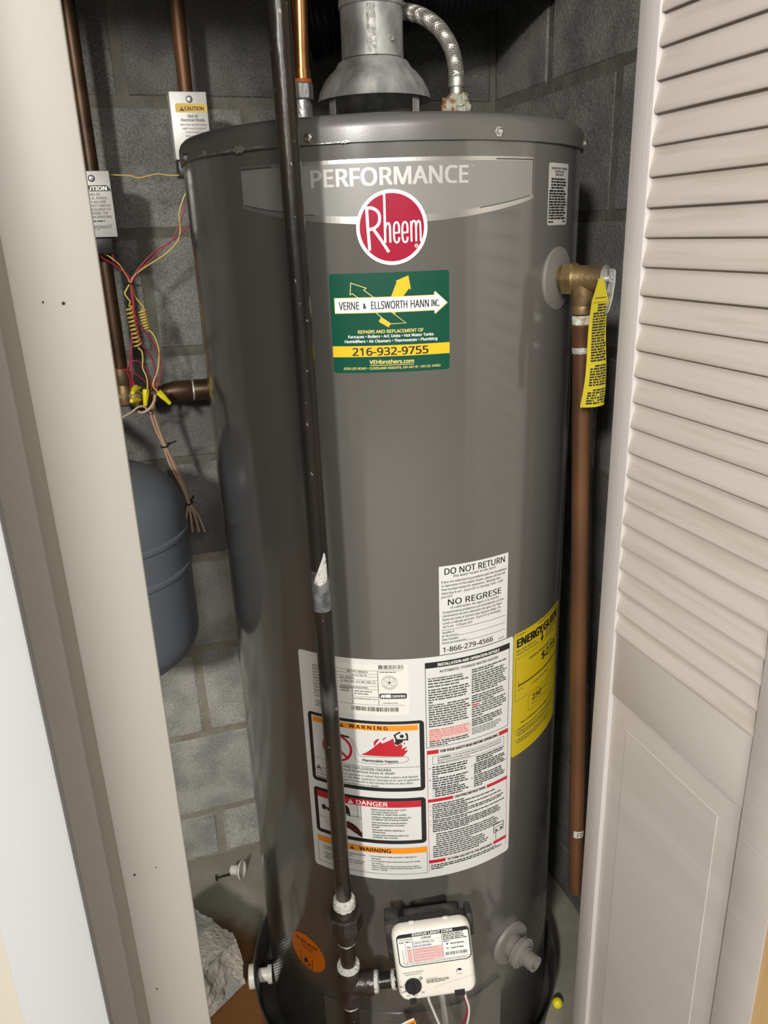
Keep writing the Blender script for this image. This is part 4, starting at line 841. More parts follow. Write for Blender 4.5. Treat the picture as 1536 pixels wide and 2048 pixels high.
t = radians(36); p = Vector((hx+0.0388*sin(t), -0.0388*cos(t), 1.531)); obj('screw', MB().use('galv_dark').lathe(p, (sin(t), -cos(t), 0), [(0.0042, 0), (0.0042, 0.001), (0.003, 0.0014), (0.003, 0.0035)], 6), vpz)

hp_ = thing('hot_water_pipe', 'bright copper pipe with grey hex nut behind the black pipe', 'pipe', (-0.1005, 0, 1.4262), 'H')
obj('nipple', MB().use('zinc').lathe((-0.1005, 0, 0), (0, 0, 1), [(0.0125, 1.4262), (0.0125, 1.474)], 24).lathe((-0.1005, 0, 0), (0, 0, 1), [(0.0148, 1.4262), (0.0142, 1.468)], 24), hp_)
obj('nut', MB().use('zinc').hexa((-0.1005, 0, 1.472), (0, 0, 1), 0.0165, 0.019, 8), hp_)
obj('band', MB().use('orange_band').lathe((-0.0985, 0, 0), (0, 0, 1), [(0.0132, 1.4912), (0.0132, 1.4955)], 24), hp_, label='orange plastic ring')
obj('pipe', MB().use('copper_bright').tube([(-0.0985, 0, 1.4955), (-0.0975, 0, 1.53), (-0.0945, 0, 1.60), (-0.092, 0, 2.24)], 0.0105, 24).lathe((-0.0985, 0, 0), (0, 0, 1), [(0.0125, 1.4956), (0.0125, 1.506)], 24), hp_)

fh = thing('flexible_connector', 'braided steel hose curving down to a rusty nut on the heater', 'hose', (0.0985, 0, 1.4262), 'H')
hpts = spline([(0.0985, 0, 1.487), (0.0972, 0.002, 1.505), (0.0915, 0.006, 1.527), (0.078, 0.012, 1.548), (0.059, 0.022, 1.564), (0.036, 0.040, 1.575), (0.008, 0.062, 1.582), (-0.02, 0.085, 1.60), (-0.04, 0.10, 1.66)], 10)
obj('core', MB().use('galv_dark').tube(hpts, 0.0082, 16), fh)
br = MB().use('steel_braid'); L = [0.0]
for a_, b_ in zip(hpts, hpts[1:]): L.append(L[-1]+(b_-a_).length)
fine = []; N = 190
for k in range(N+1):
    q = L[-1]*k/N; i = max(j for j in range(len(L)) if L[j] <= q+1e-9); i = min(i, len(L)-2); w = (q-L[i])/(L[i+1]-L[i]); fine.append(hpts[i].lerp(hpts[i+1], w))
fx = []; tn = [(fine[min(i+1, N)]-fine[max(i-1, 0)]).normalized() for i in range(N+1)]
x = Vector((0, 1, 0))
for i in range(N+1):
    x = (x-tn[i]*x.dot(tn[i])).normalized(); fx.append((x.copy(), tn[i].cross(x)))
for dr in (1, -1):
    for st_ in range(12):
        pts = []
        for i in range(N+1):
            a_ = 2*pi*st_/12+dr*i*2*pi*8.5/N; r_ = 0.0089+0.0003*dr*sin(i*2*pi*8.5*12/N); pts.append(fine[i]+(fx[i][0]*cos(a_)+fx[i][1]*sin(a_))*r_)
        br.tube(pts, 0.00085, 4, cap=False)
bo = obj('braid', br, fh)
obj('ferrule', MB().use('steel_braid').lathe((0.0985, 0, 0), (0, 0, 1), [(0.0085, 1.470), (0.0085, 1.4795), (0.0102, 1.480), (0.0108, 1.482), (0.0102, 1.4905), (0.0095, 1.491)], 28), fh)
nu = MB().use('lime_crust').hexa((0.0985, 0, 1.4262), (0, 0, 1), 0.0148, 0.042, 8); obj('nut', nu, fh, label='corroded nut')
from mathutils import noise as mn
cr = MB(); vs = []; ns, nr = 40, 16
for i in range(nr+1):
    h = i/nr; z = 1.4262+0.0465*h; r0_ = 0.0165 if h < 0.85 else 0.0165*(1-(h-0.85)/0.15*0.45)
    for k in range(ns):
        a_ = 2*pi*k/ns; q = Vector((0.0985+r0_*cos(a_), r0_*sin(a_), z)); nn = mn.noise(q*150)*0.0055+mn.noise(q*330)*0.0030
        if h > 0.45 and h < 0.7: nn += 0.002
        q += Vector((cos(a_), sin(a_), 0))*nn+Vector((0, 0, mn.noise(q*210)*0.004 if 0 < i else 0)); vs.append(q)
fl = []; fu = []
for i in range(nr):
    for k in range(ns):
        f = (i*ns+k, i*ns+(k+1) % ns, (i+1)*ns+(k+1) % ns, (i+1)*ns+k)
        lim = nr*0.58+nr*0.25*sin(2*pi*k/ns-0.6)+random.uniform(-1, 1); (fl if i < lim else fu).append(f)
cr.use('rust_crust').add(vs, fl); o_ = len(cr.v)-len(vs); cr.use('lime_crust'); cr.f += [[o_+j for j in f] for f in fu]; cr.m += [cr.cur]*len(fu)
obj('crust', cr, fh)

# black flexible duct across the back, above the heater
dpt = spline([at(612, 52, 1.30), at(660, 42, 1.29), at(760, 8, 1.28), at(870, -32, 1.28), at(990, -55, 1.28), at(1100, -70, 1.27), at(1230, -90, 1.26)], 60)
db = at(640, 40, 1.29)
dm = MB().use('duct_black').tube(dpt, 0.048, 28, rfun=lambda t: 0.047+0.0016*sin(t*pi*110))
solo('flexible_duct', dm, 'black ribbed flexible duct running behind the flue pipe', 'duct', db)

# ================================================================== GAS LINE
GX, GY = -0.083, -0.31
gp = thing('gas_pipe', 'black iron gas pipe running down in front of the heater', 'gas pipe', (GX, GY, FZ+0.05), 'H')
def gl(z): return Vector((GX-0.0042*max(0, (z-0.45))/1.05, GY, z))
obj('pipe', MB().use('black_iron').tube([gl(0.455), gl(0.7), gl(1.0), gl(1.3), gl(1.6), gl(2.25)], 0.0105, 28), gp)
sm = Art(41)
obj('smear', MB().use('smear').tube([gl(0.905), gl(0.915), gl(0.93), gl(0.945), gl(0.955)], 0.01075, 28, cap=False, rfun=lambda t: 0.01052+0.0003*sin(pi*t)), gp, label='grey smear on the pipe')
ss2 = MB().use('sealant'); vs = []; fs = []
for i, (z, a0, a1) in enumerate(((0.938, 0, 6), (0.942, -34, 44), (0.948, -26, 48), (0.956, -8, 50), (0.964, 8, 50), (0.972, 26, 48), (0.978, 36, 42))):
    c = gl(z)
    for k in range(7):
        a_ = radians(a0+(a1-a0)*k/6); vs.append(c+Vector((sin(a_), -cos(a_), 0))*0.0112)
for i in range(6):
    for k in range(6): fs.append((i*7+k, i*7+k+1, i*7+8+k, i*7+7+k))
ss2.add(vs, fs); obj('sealant', ss2, gp, label='white patch of pipe sealant')
obj('union', MB().use('iron_brown').lathe((GX, GY, 0), (0, 0, -1), [(0.0145, -0.463), (0.0155, -0.4555), (0.0165, -0.449)], 28).hexa((GX, GY, 0.450), (0, 0, -1), 0.0235, 0.026, 8).lathe((GX, GY, 0), (0, 0, -1), [(0.0190, -0.424), (0.0182, -0.414), (0.0145, -0.402), (0.0135, -0.399)], 28), gp)
def goo(z, r, h, ph=0.0, drip=0.004, seg=36, axis=(0, 0, 1), org=None):
    m = MB().use('sealant'); rg = random.Random(int(z*1e4)); n = seg; vs = []; fs = []; org = Vector(org) if org else Vector((GX, GY, z)); X, Y, A_ = m.frame(axis)
    jit = [rg.uniform(0.2, 1) for _ in range(n)]
    for k in range(n):
        t = 2*pi*k/n; e = (X*cos(t)+Y*sin(t)); dj = drip*(0.5*jit[k]+0.5*jit[(k+1) % n])
        vs += [org+e*(0.0104)+A_*h, org+e*(r*0.96)+A_*(h*0.7), org+e*r, org+e*(r*0.97)-A_*dj, org+e*0.0104-A_*dj]
    for k in range(n):
        j = (k+1) % n
        for i in range(4): fs.append((5*k+i, 5*k+i+1, 5*j+i+1, 5*j+i))
    m.add(vs, fs); obj('sealant', m, gp)
goo(0.464, 0.0152, 0.011, drip=0.012); goo(0.4005, 0.0137, 0.003, drip=0.005)
obj('nipple', MB().use('black_iron').cyl((GX, GY, 0.400), (GX, GY, 0.343), 0.0106, 28), gp)
goo(0.350, 0.0162, 0.006, drip=0.010)
tee = MB().use('iron_brown').lathe((GX, GY, 0), (0, 0, -1), [(0.0165, -0.349), (0.0172, -0.343), (0.0160, -0.334), (0.0158, -0.302), (0.0172, -0.292), (0.0172, -0.286), (0.014, -0.282)], 32)
tee.lathe((GX, GY, 0.319), (1, 0, 0), [(0.0155, 0), (0.0155, 0.022), (0.0172, 0.026), (0.0172, 0.034), (0.013, 0.035)], 32)
obj('tee', tee, gp)
obj('nipple', MB().use('black_iron').cyl((GX+0.030, GY, 0.319), (GX+0.0665, GY, 0.3235), 0.0106, 28), gp)
goo(0.3193, 0.0150, 0.006, drip=0.002, axis=(1, 0, 0.07), org=(GX+0.036, GY, 0.3195)); goo(0.3232, 0.0135, 0.004, drip=0.004, axis=(-1, 0, -0.07), org=(GX+0.0625, GY, 0.3230))
obj('drip_leg', MB().use('black_iron').cyl((GX, GY, 0.285), (GX, GY, 0.06), 0.0106, 28).lathe((GX, GY, 0), (0, 0, 1), [(0.0155, FZ+0.05), (0.0165, FZ+0.054), (0.0165, 0.05), (0.0150, 0.056), (0.0105, 0.058)], 28), gp)
goo(0.2812, 0.0140, 0.003, drip=0.004)

# ================================================================== DISCHARGE PIPE AND TAG ON THE RIGHT
A0 = Vector((Q.x, Q.y, 1.2095)); B0 = Vector((0.267, Q.y, 0.33)); ad = (B0-A0).normalized()
dp = thing('discharge_pipe', 'brown copper discharge pipe hanging from the brass relief valve', 'pipe', tuple(B0), 'H')
obj('thread', MB().use('teflon').lathe(A0, ad, [(0.0118, 0), (0.0122, 0.004), (0.0116, 0.006), (0.0122, 0.009), (0.0116, 0.0105)], 28), dp, label='thread wrapped in white tape')
obj('adapter', MB().use('copper_dull').lathe(A0+ad*0.0105, ad, [(0.0120, 0), (0.0133, 0.0008), (0.0133, 0.004), (0.0128, 0.005), (0.0128, 0.0125), (0.0122, 0.0145), (0.0122, 0.0265), (0.0116, 0.0268)], 28), dp)
obj('solder', MB().use('solder').lathe(A0+ad*0.0370, ad, [(0.0122, 0), (0.0122, 0.002), (0.0117, 0.007), (0.0111, 0.0075)], 28), dp)
obj('pipe', MB().use('copper_dull').tube([A0+ad*0.0445, A0+ad*0.3, A0+ad*0.6, B0], 0.0110, 28), dp)
A = Art(51); A.rect(-7, -5, 9, 7, 'label_grey', 0); A.line([(-1, -3), (-1, 3.5), (5, 3.5), (5, -1), (1, -1)], 1.1, 'ink_brown', 1)
cs = A0+ad*((1.2095-0.447)/-ad.z)
A.build('pipe_label', dp, lambda u, v, h: cs+Vector((0.0112*sin(u/11.), -(0.0112+h/1000-0.0002)*cos(u/11.), v/1000)), step=3, label='small worn printed label')

A = Art(52); TW, THh = 33, 112
def tedge(v): return (8*(1+v/THh), TW+1.5*(1+v/THh)) if v <= 0 else (8+9*v/22, TW+1.5-9.5*v/22)
for k in range(38):
    va, vb = -THh+k*(THh+22)/38, -THh+(k+1)*(THh+22)/38; (a0, b0), (a1, b1) = tedge(va), tedge(vb); A.poly([(a0, va), (b0, va), (b1, vb), (a1, vb)], 'tag_yellow', 0)
def tx(v): return 8*(1+v/THh)
A.rect(13, 1.8, 31, 2.6, 'ink', 1); A.rect(10, -2.6, 33, -2.2, 'ink', 1)
v = -6; k = 0
while v > -THh+3:
    h = 1.9; a_ = tx(v)+5
    if k in (0, 1, 2, 22, 31): A.words(a_+6, TW-1, v, h, 'ink', 1)
    elif k in (21, 30): pass
    else: A.words(a_, TW-0.5, v, h, 'ink' if k % 9 else 'ink', 1)
    v -= 2.85; k += 1
tb = at(1164, 815, 0.782)
def tmap(u, v, h):
    c = 0.006*sin((u/TW)*pi)*(-v/THh)-0.010*(u/TW-0.3)*(1+v/THh)+0.002*sin(v/17.)
    return (tb.x-0.0026+u/1000*0.99, 0.782-c-h/1000*0.6, 1.1075+(v+THh)/1000*1.085)
tg = thing('warning_tag', 'long yellow paper tag of black print hung under the valve lever', 'tag', tuple(at(1184, 815, 0.782)))
sheet = A.build('sheet', tg, tmap, lays=(0,), step=3); A.build('print', tg, tmap, lays=(1,), step=3, off0=0.6)
so = sheet.modifiers.new('thickness', 'SOLIDIFY'); so.thickness = 0.0003; so.offset = -1

# ================================================================== DRAIN PAN AND FLOOR THINGS
pn = thing('drain_pan', 'round dark drain pan under the heater with a white outlet', 'pan', (0, 0, FZ), 'H')
obj('tray', MB().use('pan_dark').lathe((-0.0065, 0, 0), (0, 0, 1), [(0.272, FZ+0.0005), (0.275, FZ+0.004), (0.280, 0.027), (0.284, 0.030), (0.2845, 0.0325), (0.282, 0.033), (0.2785, 0.029), (0.273, FZ+0.010), (0.270, FZ+0.008)], 128, True, True), pn)
t = radians(-83); d = Vector((sin(t), -cos(t), 0)); P = d*0.2625+Vector((0, 0, 0.002))
obj('outlet', MB().use('pvc').lathe(P, d, [(0.0125, -0.004), (0.0165, -0.004), (0.0165, 0.004), (0.0125, 0.005), (0.0125, 0.0225), (0.0215, 0.0225), (0.0215, 0.038), (0.019, 0.0395), (0.011, 0.0395), (0.011, 0.02)], 28, True, True), pn, label='white plastic outlet fitting')

bk = MB()
rg = random.Random(5); bm = bmesh.new(); bmesh.ops.create_cube(bm, size=1); bmesh.ops.subdivide_edges(bm, edges=bm.edges[:], cuts=44, use_grid_fill=True)
for v in bm.verts: v.co = Vector((v.co.x*0.24, v.co.y*0.15, v.co.z*0.118))
bm.normal_update()
for v in bm.verts:
    face = (v.co.y < -0.0745 or v.co.x > 0.1195)
    if v.co.y < -0.0745: v.co.y += 0.045*(v.co.z/0.118+0.5)-0.03*max(0, (v.co.x-0.02)/0.1)*-1
    nv = mn.noise_vector(v.co*40)*0.0065+mn.noise_vector(v.co*110)*0.0032+mn.noise_vector(v.co*260)*0.0018
    if face: v.co += nv
    else: v.co += nv*0.12
    if v.co.x > 0.08: v.co.z -= (v.co.x-0.08)*0.25*(1 if v.co.z > 0 else 0)
bmesh.ops.rotate(bm, verts=bm.verts[:], cent=(0, 0, 0), matrix=Matrix.Rotation(radians(33), 3, 'Z'))
bm.normal_update()
me = bpy.data.meshes.new('concrete_block'); zmin = min(v.co.z for v in bm.verts)
for v in bm.verts: v.co.z -= zmin
bm.faces.ensure_lookup_table()
for f in bm.faces: f.material_index = 1 if f.normal.z > 0.75 else 0
bm.to_mesh(me); bm.free(); me.polygons.foreach_set('use_smooth', [True]*len(me.polygons)); me.set_sharp_from_angle(angle=radians(40)); me.materials.append(M['stone_face']); me.materials.append(M['stone_top'])
o = bpy.data.objects.new('concrete_block', me); COL.objects.link(o); o.location = (-0.088, 1.120, FZ+0.0005)
o['label'] = 'broken concrete block with a rough face lying on the floor'; o['category'] = 'block'

pc = at(490, 1738, 1.392)
c_ = Vector((0.089, 1.392, FZ+0.0215)); ax = Vector((0.86, -0.46, 0.10)).normalized()
pv_ = MB().use('pvc').lathe(c_-ax*0.024, ax, [(0.009, 0), (0.0105, 0.001), (0.0105, 0.014), (0.0125, 0.018), (0.0200, 0.023), (0.0215, 0.025), (0.0212, 0.027), (0.0180, 0.0268), (0.009, 0.018), (0.006, 0.012)], 32)
solo('pipe_cap', pv_, 'small white plastic flanged cap lying by the wall', 'cap', (c_.x, c_.y, FZ))
r0, r1 = Vector((0.034, 1.408, FZ+0.003)), Vector((0.066, 1.400, FZ+0.010))
solo('metal_pin', MB().use('black_iron').cyl(r0, r1, 0.0022, 10).box(r0.x-0.002, r0.x+0.002, r0.y-0.006, r0.y+0.006, FZ, FZ+0.006), 'short dark metal pin lying beside the white cap', 'pin', tuple(r0))
yb = Vector((0.5842, 0.8836, FZ+0.0095))
solo('wire_nut', MB().use('nut_yellow').lathe(yb-Vector((0, 0, 0.0095)), (0, 0, 1), [(0.004, 0), (0.0078, 0.003), (0.0098, 0.0085), (0.0095, 0.012), (0.0065, 0.0165), (0.0025, 0.019)], 20), 'round yellow plug on the floor right of the pan', 'plug', (yb.x, yb.y, FZ))

# ================================================================== LEFT: EXPANSION TANK, PIPES, VALVE HEADS, WIRING
tx0, ty0 = -0.081, 1.22
et = thing('expansion_tank', 'blue grey steel expansion tank behind the left jamb', 'tank', (tx0, ty0, 0.655))
obj('shell', MB().use('tank_grey').lathe((tx0, ty0, 0), (0, 0, 1), [(0.02, 0.648), (0.08, 0.653), (0.115, 0.664), (0.132, 0.680), (0.139, 0.700), (0.140, 0.715), (0.140, 0.900), (0.138, 0.925), (0.130, 0.948), (0.112, 0.968), (0.085, 0.981), (0.05, 0.989), (0.015, 0.992)], 96), et)
for z in (0.880, 0.824): obj('seam', MB().use('tank_grey').lathe((tx0, ty0, 0), (0, 0, 1), [(0.1398, z-0.006), (0.1425, z-0.003), (0.1428, z), (0.1425, z+0.003), (0.1398, z+0.006)], 96, False, False), et)
obj('neck', MB().use('copper_old').cyl((tx0, ty0, 0.990), (tx0, ty0, 1.045), 0.011, 20).cyl((tx0, ty0-0.0, 1.045), (tx0, ty0+0.18, 1.055), 0.011, 20), et)

YP = 1.40
p1 = thing('copper_riser', 'dark copper pipe beside the jamb running down to a brass tee', 'pipe', (-0.005, YP, 1.045))
obj('pipe', MB().use('copper_old').cyl((-0.004, YP, 2.24), (-0.006, YP, 1.09), 0.0112, 24), p1)
be = MB().use('brass').lathe((-0.006, YP, 1.0), (0, 0, 1), [(0.0135, 0.108), (0.0150, 0.100), (0.0150, 0.085), (0.013, 0.08), (0.0165, 0.066), (0.0165, 0.048), (0.012, 0.044)], 24).lathe((-0.03, YP, 1.060), (1, 0, 0), [(0.0145, 0), (0.0155, 0.03), (0.0165, 0.045), (0.0165, 0.062), (0.013, 0.066)], 24)
be.lathe((0.012, YP-0.016, 1.056), (0, -1, 0), [(0.012, 0), (0.012, 0.012), (0.007, 0.014), (0.007, 0.022)], 16)
obj('tee', be, p1)
p2 = thing('copper_branch', 'short horizontal copper pipe with a wide sleeve near the tank', 'pipe', (0.03, YP, 1.05))
obj('pipe', MB().use('copper_old').cyl((0.034, YP, 1.0600), (0.066, YP, 1.0615), 0.0112, 24).cyl((0.14, YP, 1.058), (0.34, YP, 1.058), 0.0112, 24), p2)
obj('sleeve', MB().use('copper_old').lathe((0.055, YP, 1.0610), (1, 0, -0.02), [(0.0120, 0), (0.0150, 0.010), (0.0178, 0.022), (0.0180, 0.052), (0.0172, 0.0535), (0.0180, 0.055), (0.0180, 0.098), (0.0120, 0.1)], 28), p2)
obj('solder', MB().use('solder').lathe((0.1072, YP, 1.0600), (1, 0, -0.02), [(0.0181, 0), (0.0185, 0.0015), (0.0181, 0.003)], 28), p2)
p3 = thing('copper_drop', 'brown copper pipe coming down to the valve head with yellow caution label', 'pipe', (0.150, YP, 0.9))
obj('pipe', MB().use('copper_dull').cyl((0.1545, YP, 2.24), (0.150, YP, 0.90), 0.0112, 24), p3)

def valve_head(cx_, zt, yf, kind, label):
    w, h_, dd = 0.0555, 0.094, 0.045
    zh = thing('zone_valve', label, 'valve head', (cx_, yf+dd/2, zt-h_-0.028), group=None)
    obj('cover', MB().use('tin').box(cx_-w/2, cx_+w/2, yf, yf+dd, zt-h_, zt, 0.0016), zh)
    obj('base', MB().use('black_plastic').box(cx_-w/2+0.003, cx_+w/2-0.009, yf+0.006, YP-0.0125, zt-h_-0.024, zt-h_-0.0003, 0.002).box(cx_-0.015, cx_+0.013, yf+0.012, YP-0.0125, zt-h_-0.0235, zt-h_+0.02, 0.001), zh, label='black base')
    obj('rivet', MB().use('zinc').lathe((cx_+0.0015, yf+0.0002, zt-0.0105), (0, -1, 0), [(0.0033, 0), (0.0031, 0.0008), (0.0018, 0.0012)], 20).use('black_plastic').lathe((cx_+0.0015, yf+0.0002, zt-0.0105), (0, -1, 0), [(0.0050, 0), (0.0050, 0.0003), (0.0034, 0.0004)], 24, False, False), zh)
    A = Art(61)
    if kind == 1:
        A.rr(-20.5, -28.5, 26.5, -16.0, 4, 'caution_yellow', 0, (0, 0, 1, 1)); A.tri(-14.5, -26.6, 6.4, 1, 'caution_yellow'); A.text('CAUTION', -6.5, -25.6, 5.2, 21.5, 'ink_brown', 1, bold=0.03)
        A.text('Risk Of', -3, -35.2, 3.4, 12, 'ink', 1, bold=0.02); A.text('Electrical Shock.', -14, -40.6, 3.6, 22, 'ink', 1, bold=0.02)
        for k, (t_, a_, e_) in enumerate((('More than one disconnect', -15.5, 24), ('switch may be required', -13, 22), ('to de-energize the', -9, 18), ('device for servicing.', -9.5, 18.5))): A.text(t_, a_, -46.6-5.2*k, 3.0, e_, 'ink_soft', 1)
        A.words(-3, 12, -69, 1.6, 'ink_soft', 1)
    else:
        A.poly([(-26, -28.6), (26.5, -28.6), (26.5, -26), (22, -20.2), (-26, -20.2)], 'ink', 0); A.text('CAUTION', -18, -27.2, 5.4, 21, 'ink_white', 1, bold=0.05)
        for k, (t_, a_, e_) in enumerate((('HAZARD OF', -16, 10.5), ('ELECTRICAL SHOCK.', -22, 20), ('MORE THAN ONE', -18, 17.5), ('DISCONNECT SWITCH', -22, 23), ('MAY BE REQUIRED TO', -24, 23), ('DE-ENERGIZE THE', -19, 18), ('DEVICE FOR SERVICING.', -24, 23.5))): A.text(t_, a_, -34.6-5.3*k, 3.5, e_, 'ink_grey', 1, bold=0.01)
        A.words(-14, 12, -71.6, 2.0, 'ink_grey', 1); A.text('Honeywell', -22, -81.5, 6.0, 20, 'ink_soft', 1)
    A.build('print', zh, lambda u, v, h: (cx_+u/1000*w/0.0555, yf-h/1000, zt+v/1000), step=None, off0=0.15, dl=0.1)
    return zh
bz1 = at(219, 341, 1.335); valve_head(bz1.x-0.029, bz1.z, 1.335, 0, 'silver valve head with black caution strip half behind the jamb')
bz2 = at(337, 182, 1.335); valve_head(bz2.x+0.0275, bz2.z, 1.335, 1, 'silver valve head with yellow caution strip beside the heater top')

YW = 1.352
def wpx(pts, Y=YW, n=8):        # points measured in the photograph's wiring area, 3.7225 per pixel from (130, 300)
    return spline([at(130+a/3.7225, 300+b_/3.7225, Y+(c[0] if c else 0)) for a, b_, *c in pts], n)
def wire(name, col, path, label, r=0.00105, group='thermostat wires at the left'):
    b0 = path[-1]; return solo(name, MB().use(col).tube(path, r, 8), label, 'wire', tuple(b0), group=group)
def coil(p, q, n, rad, Y=YW):
    p, q = at(130+p[0]/3.7225, 300+p[1]/3.7225, Y), at(130+q[0]/3.7225, 300+q[1]/3.7225, Y); d = (q-p); L = d.length; d.normalize()
    X = Vector((0, 1, 0)); X = (X-d*X.dot(d)).normalized(); Z = d.cross(X)
    return [p+d*(L*k/(n*12))+(X*cos(2*pi*k/12)+Z*sin(2*pi*k/12))*rad for k in range(n*12+1)]
wire('yellow_wire', 'wire_yellow', wpx([(330, 184), (400, 187), (480, 190), (540, 207), (610, 195), (685, 178), (770, 188), (880, 188), (980, 190)]), 'thin yellow wire running level from the left valve head', 0.0009)
wire('yellow_wire', 'wire_yellow', wpx([(920, 300), (888, 345), (850, 470), (858, 600), (830, 690), (740, 780), (600, 870), (510, 940), (490, 990)]), 'yellow wire drooping from behind the heater to the tie')
wire('red_wire', 'wire_red', wpx([(930, 350), (900, 415), (850, 550), (790, 680), (690, 740), (610, 810), (520, 920), (492, 990)]), 'dark red wire drooping from behind the heater, upper of two')
wire('red_wire', 'wire_red', wpx([(950, 520), (915, 565), (850, 640), (760, 700), (640, 820), (540, 910), (495, 990)]), 'dark red wire drooping from behind the heater, lower of two')
wire('yellow_wire', 'wire_yellow', wpx([(330, 715), (295, 745), (255, 748), (300, 775), (340, 800), (400, 850), (450, 920), (485, 990)]), 'yellow wire from under the left valve head to the tie')
wire('red_wire', 'wire_red', wpx([(330, 690), (350, 760), (370, 820), (440, 900), (480, 990)]), 'red wire from under the left valve head, right of two')
wire('red_wire', 'wire_red', wpx([(262, 740), (275, 800), (330, 830), (400, 880), (470, 930), (495, 995)]), 'red wire from under the left valve head, left of two')
ca = coil((478, 1165), (545, 1465), 10, 0.0060)
wire('yellow_wire', 'wire_yellow', wpx([(480, 1000), (455, 1045), (448, 1075), (492, 1135)])[:-1]+ca+wpx([(548, 1478), (572, 1500), (580, 1560), (578, 1620), (610, 1700), (615, 1790)])[1:], 'coiled yellow wire ending in the upright wire nut', 0.0012)
cb = coil((572, 1190), (604, 1335), 7, 0.0058)
wire('yellow_wire', 'wire_yellow', wpx([(500, 1000), (520, 1085), (560, 1140), (592, 1175)])[:-1]+cb+wpx([(620, 1340), (655, 1370), (690, 1450), (700, 1530), (690, 1640), (655, 1745), (690, 1800)])[1:], 'shorter coiled yellow wire ending at the tilted wire nut', 0.0012)
wire('red_wire', 'wire_red', wpx([(495, 1000, -.004), (510, 1120, -.010), (530, 1300, -.010), (580, 1450, -.008), (650, 1560), (675, 1660), (660, 1780)]), 'crimson wire hanging from the tie in front of the coil', 0.0011)
wire('red_wire', 'wire_red', wpx([(490, 1010, -.004), (515, 1200, -.011), (560, 1300, -.010), (650, 1430, -.004), (700, 1530), (712, 1660), (680, 1790)]), 'crimson wire bowing out right below the coils', 0.0011)
wire('red_wire', 'wire_red', wpx([(488, 1005, .004), (500, 1250, .009), (498, 1380, .006), (490, 1500), (480, 1620), (492, 1790)]), 'red wire dropping left of the coil, left of two', 0.0011)
wire('red_wire', 'wire_red', wpx([(492, 1005, .005), (510, 1250, .010), (504, 1400, .006), (496, 1520), (500, 1640), (508, 1790)]), 'red wire dropping left of the coil, right of two', 0.0011)
wire('red_wire', 'wire_red', wpx([(370, 1632), (430, 1634), (480, 1642), (560, 1690), (620, 1745)]), 'pink red wire crossing level from behind the jamb', 0.0009)
wire('red_wire', 'wire_red', wpx([(522, 1790), (520, 1745), (475, 1685), (462, 1635), (480, 1590), (515, 1568), (560, 1580), (610, 1640), (645, 1740), (640, 1800)]), 'red wire curled in a loop above the wire nuts', 0.0010)
wire('red_wire', 'wire_red', wpx([(400, 1890), (440, 1888), (490, 1880), (520, 1860)], YW-.004), 'short red wire end below the wire nuts', 0.0009)
def wnut(a, b_, label, tip=False):
    P, Q_ = (at(130+q[0]/3.7225, 300+q[1]/3.7225, YW-0.012+(q[2] if len(q) > 2 else 0)) for q in (a, b_)); d = Q_-P; L = d.length
    m = MB().use('nut_yellow').lathe(P, d, [(0.0052, 0), (0.0056, L*0.08), (0.0050, L*0.45), (0.0043, L*0.55), (0.0036, L*0.95), (0.0026, L)], 12)
    n_ = d.normalized(); x_, y_, _ = m.frame(d)
    m.add([P+x_*0.009, P+x_*0.0045+n_*L*0.5, P+x_*0.0045, P+x_*0.009+y_*0.001, P+x_*0.0045+n_*L*0.5+y_*0.001, P+x_*0.0045+y_*0.001], [(0, 1, 2), (5, 4, 3), (0, 3, 4, 1), (1, 4, 5, 2), (2, 5, 3, 0)])
    m.add([P-x_*0.009, P-x_*0.0045+n_*L*0.5, P-x_*0.0045, P-x_*0.009+y_*0.001, P-x_*0.0045+n_*L*0.5+y_*0.001, P-x_*0.0045+y_*0.001], [(0, 1, 2), (5, 4, 3), (0, 3, 4, 1), (1, 4, 5, 2), (2, 5, 3, 0)])
    return solo('wire_nut', m, label, 'wire nut', tuple(P), group='yellow wire nuts')
wnut((604, 1782), (598, 1905), 'yellow wire nut hanging upright from the long coiled wire')
wnut((695, 1800), (785, 1890), 'yellow wire nut tilted outward at lower right of the bunch')
wnut((530, 1770, 0.014), (502, 1810, -0.012), 'yellow wire nut seen end-on against brass tee, upper of two')
wnut((545, 1862, 0.014), (494, 1868, -0.012), 'yellow wire nut seen end-on against brass tee, lower of two')
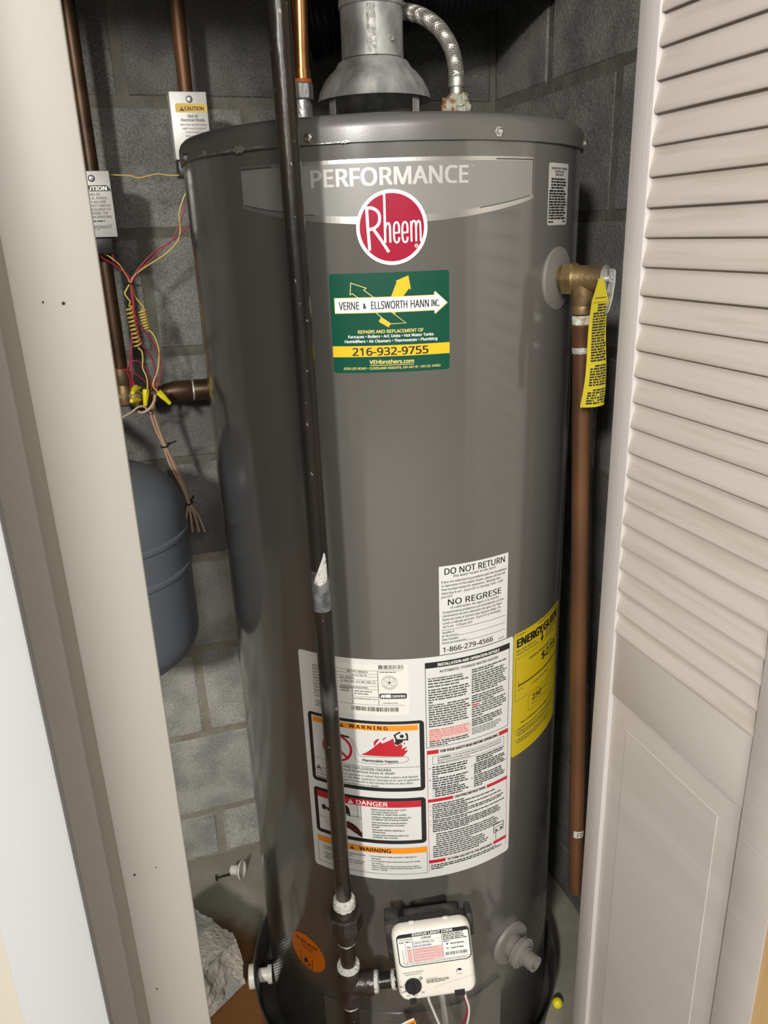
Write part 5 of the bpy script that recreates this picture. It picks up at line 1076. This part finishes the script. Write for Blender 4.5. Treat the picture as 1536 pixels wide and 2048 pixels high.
def ztie(name, c, axis, r, label, th=0.0011, tail=None):
    m = MB().use('black_plastic').torus(c, axis, r, th, 24, 6)
    if tail: m.cyl(c+tail*0.6*r, c+tail*(r+0.011), 0.0016, 8)
    return solo(name, m, label, 'cable tie', tuple(c))
ztie('cable_tie', at(130+487/3.7225, 300+995/3.7225, YW), (0.1, 0.1, 1), 0.0048, 'black cable tie holding red and yellow wires together', tail=Vector((0.95, -0.1, -0.25)))
# beige cables: a bundle down to the tank top, a loop at the wire nuts
def bpx(pts, Y, n=8): return spline([at(230+a/3.4133, 800+b_/3.4133, Y) for a, b_ in pts], n)
for k, (dx, lab_) in enumerate(((-14, 'leftmost'), (-4, 'second from left'), (6, 'third from left'), (15, 'rightmost'))):
    pts = [(262+dx*.4, 30), (258+dx*1.0, 90), (292+dx, 200), (338+dx*.7, 305), (375+dx*1.1, 400), (410+dx*1.1, 480), (470+dx*.6, 600), (505+dx*.5, 700), (530+dx*3.0, 800), (548+dx*4.4, 900)]
    wire('beige_cable', 'wire_beige', bpx(pts, YW+0.004*(k % 2)+0.006), 'beige cable of the tied bundle above the tank, %s' % lab_, 0.0021, 'beige cable bundle')
wire('beige_cable', 'wire_beige', wpx([(400, 2010), (440, 1985), (500, 1950), (545, 1915), (590, 1912), (640, 1960)], YW-.006), 'beige cable coming from behind the jamb under the wire nuts', 0.0019, 'loose beige cables')
wire('beige_cable', 'wire_beige', wpx([(540, 1948), (580, 1955), (630, 1925), (662, 1875), (672, 1820)], YW-.012), 'beige cable curled in a hook below the wire nuts', 0.0026, 'loose beige cables')
ztie('cable_tie', at(230+348/3.4133, 800+308/3.4133, YW+.008), (0.35, 0, -1), 0.0082, 'black cable tie round the beige bundle above the tank', 0.0014, tail=Vector((0.9, -0.3, 0.35)))
ztie('cable_tie', at(230+508/3.4133, 800+703/3.4133, YW+.008), (0.3, 0, -1), 0.0070, 'black cable tie round the beige bundle beside the tank', 0.0014, tail=Vector((0.5, -0.3, 0.8)))
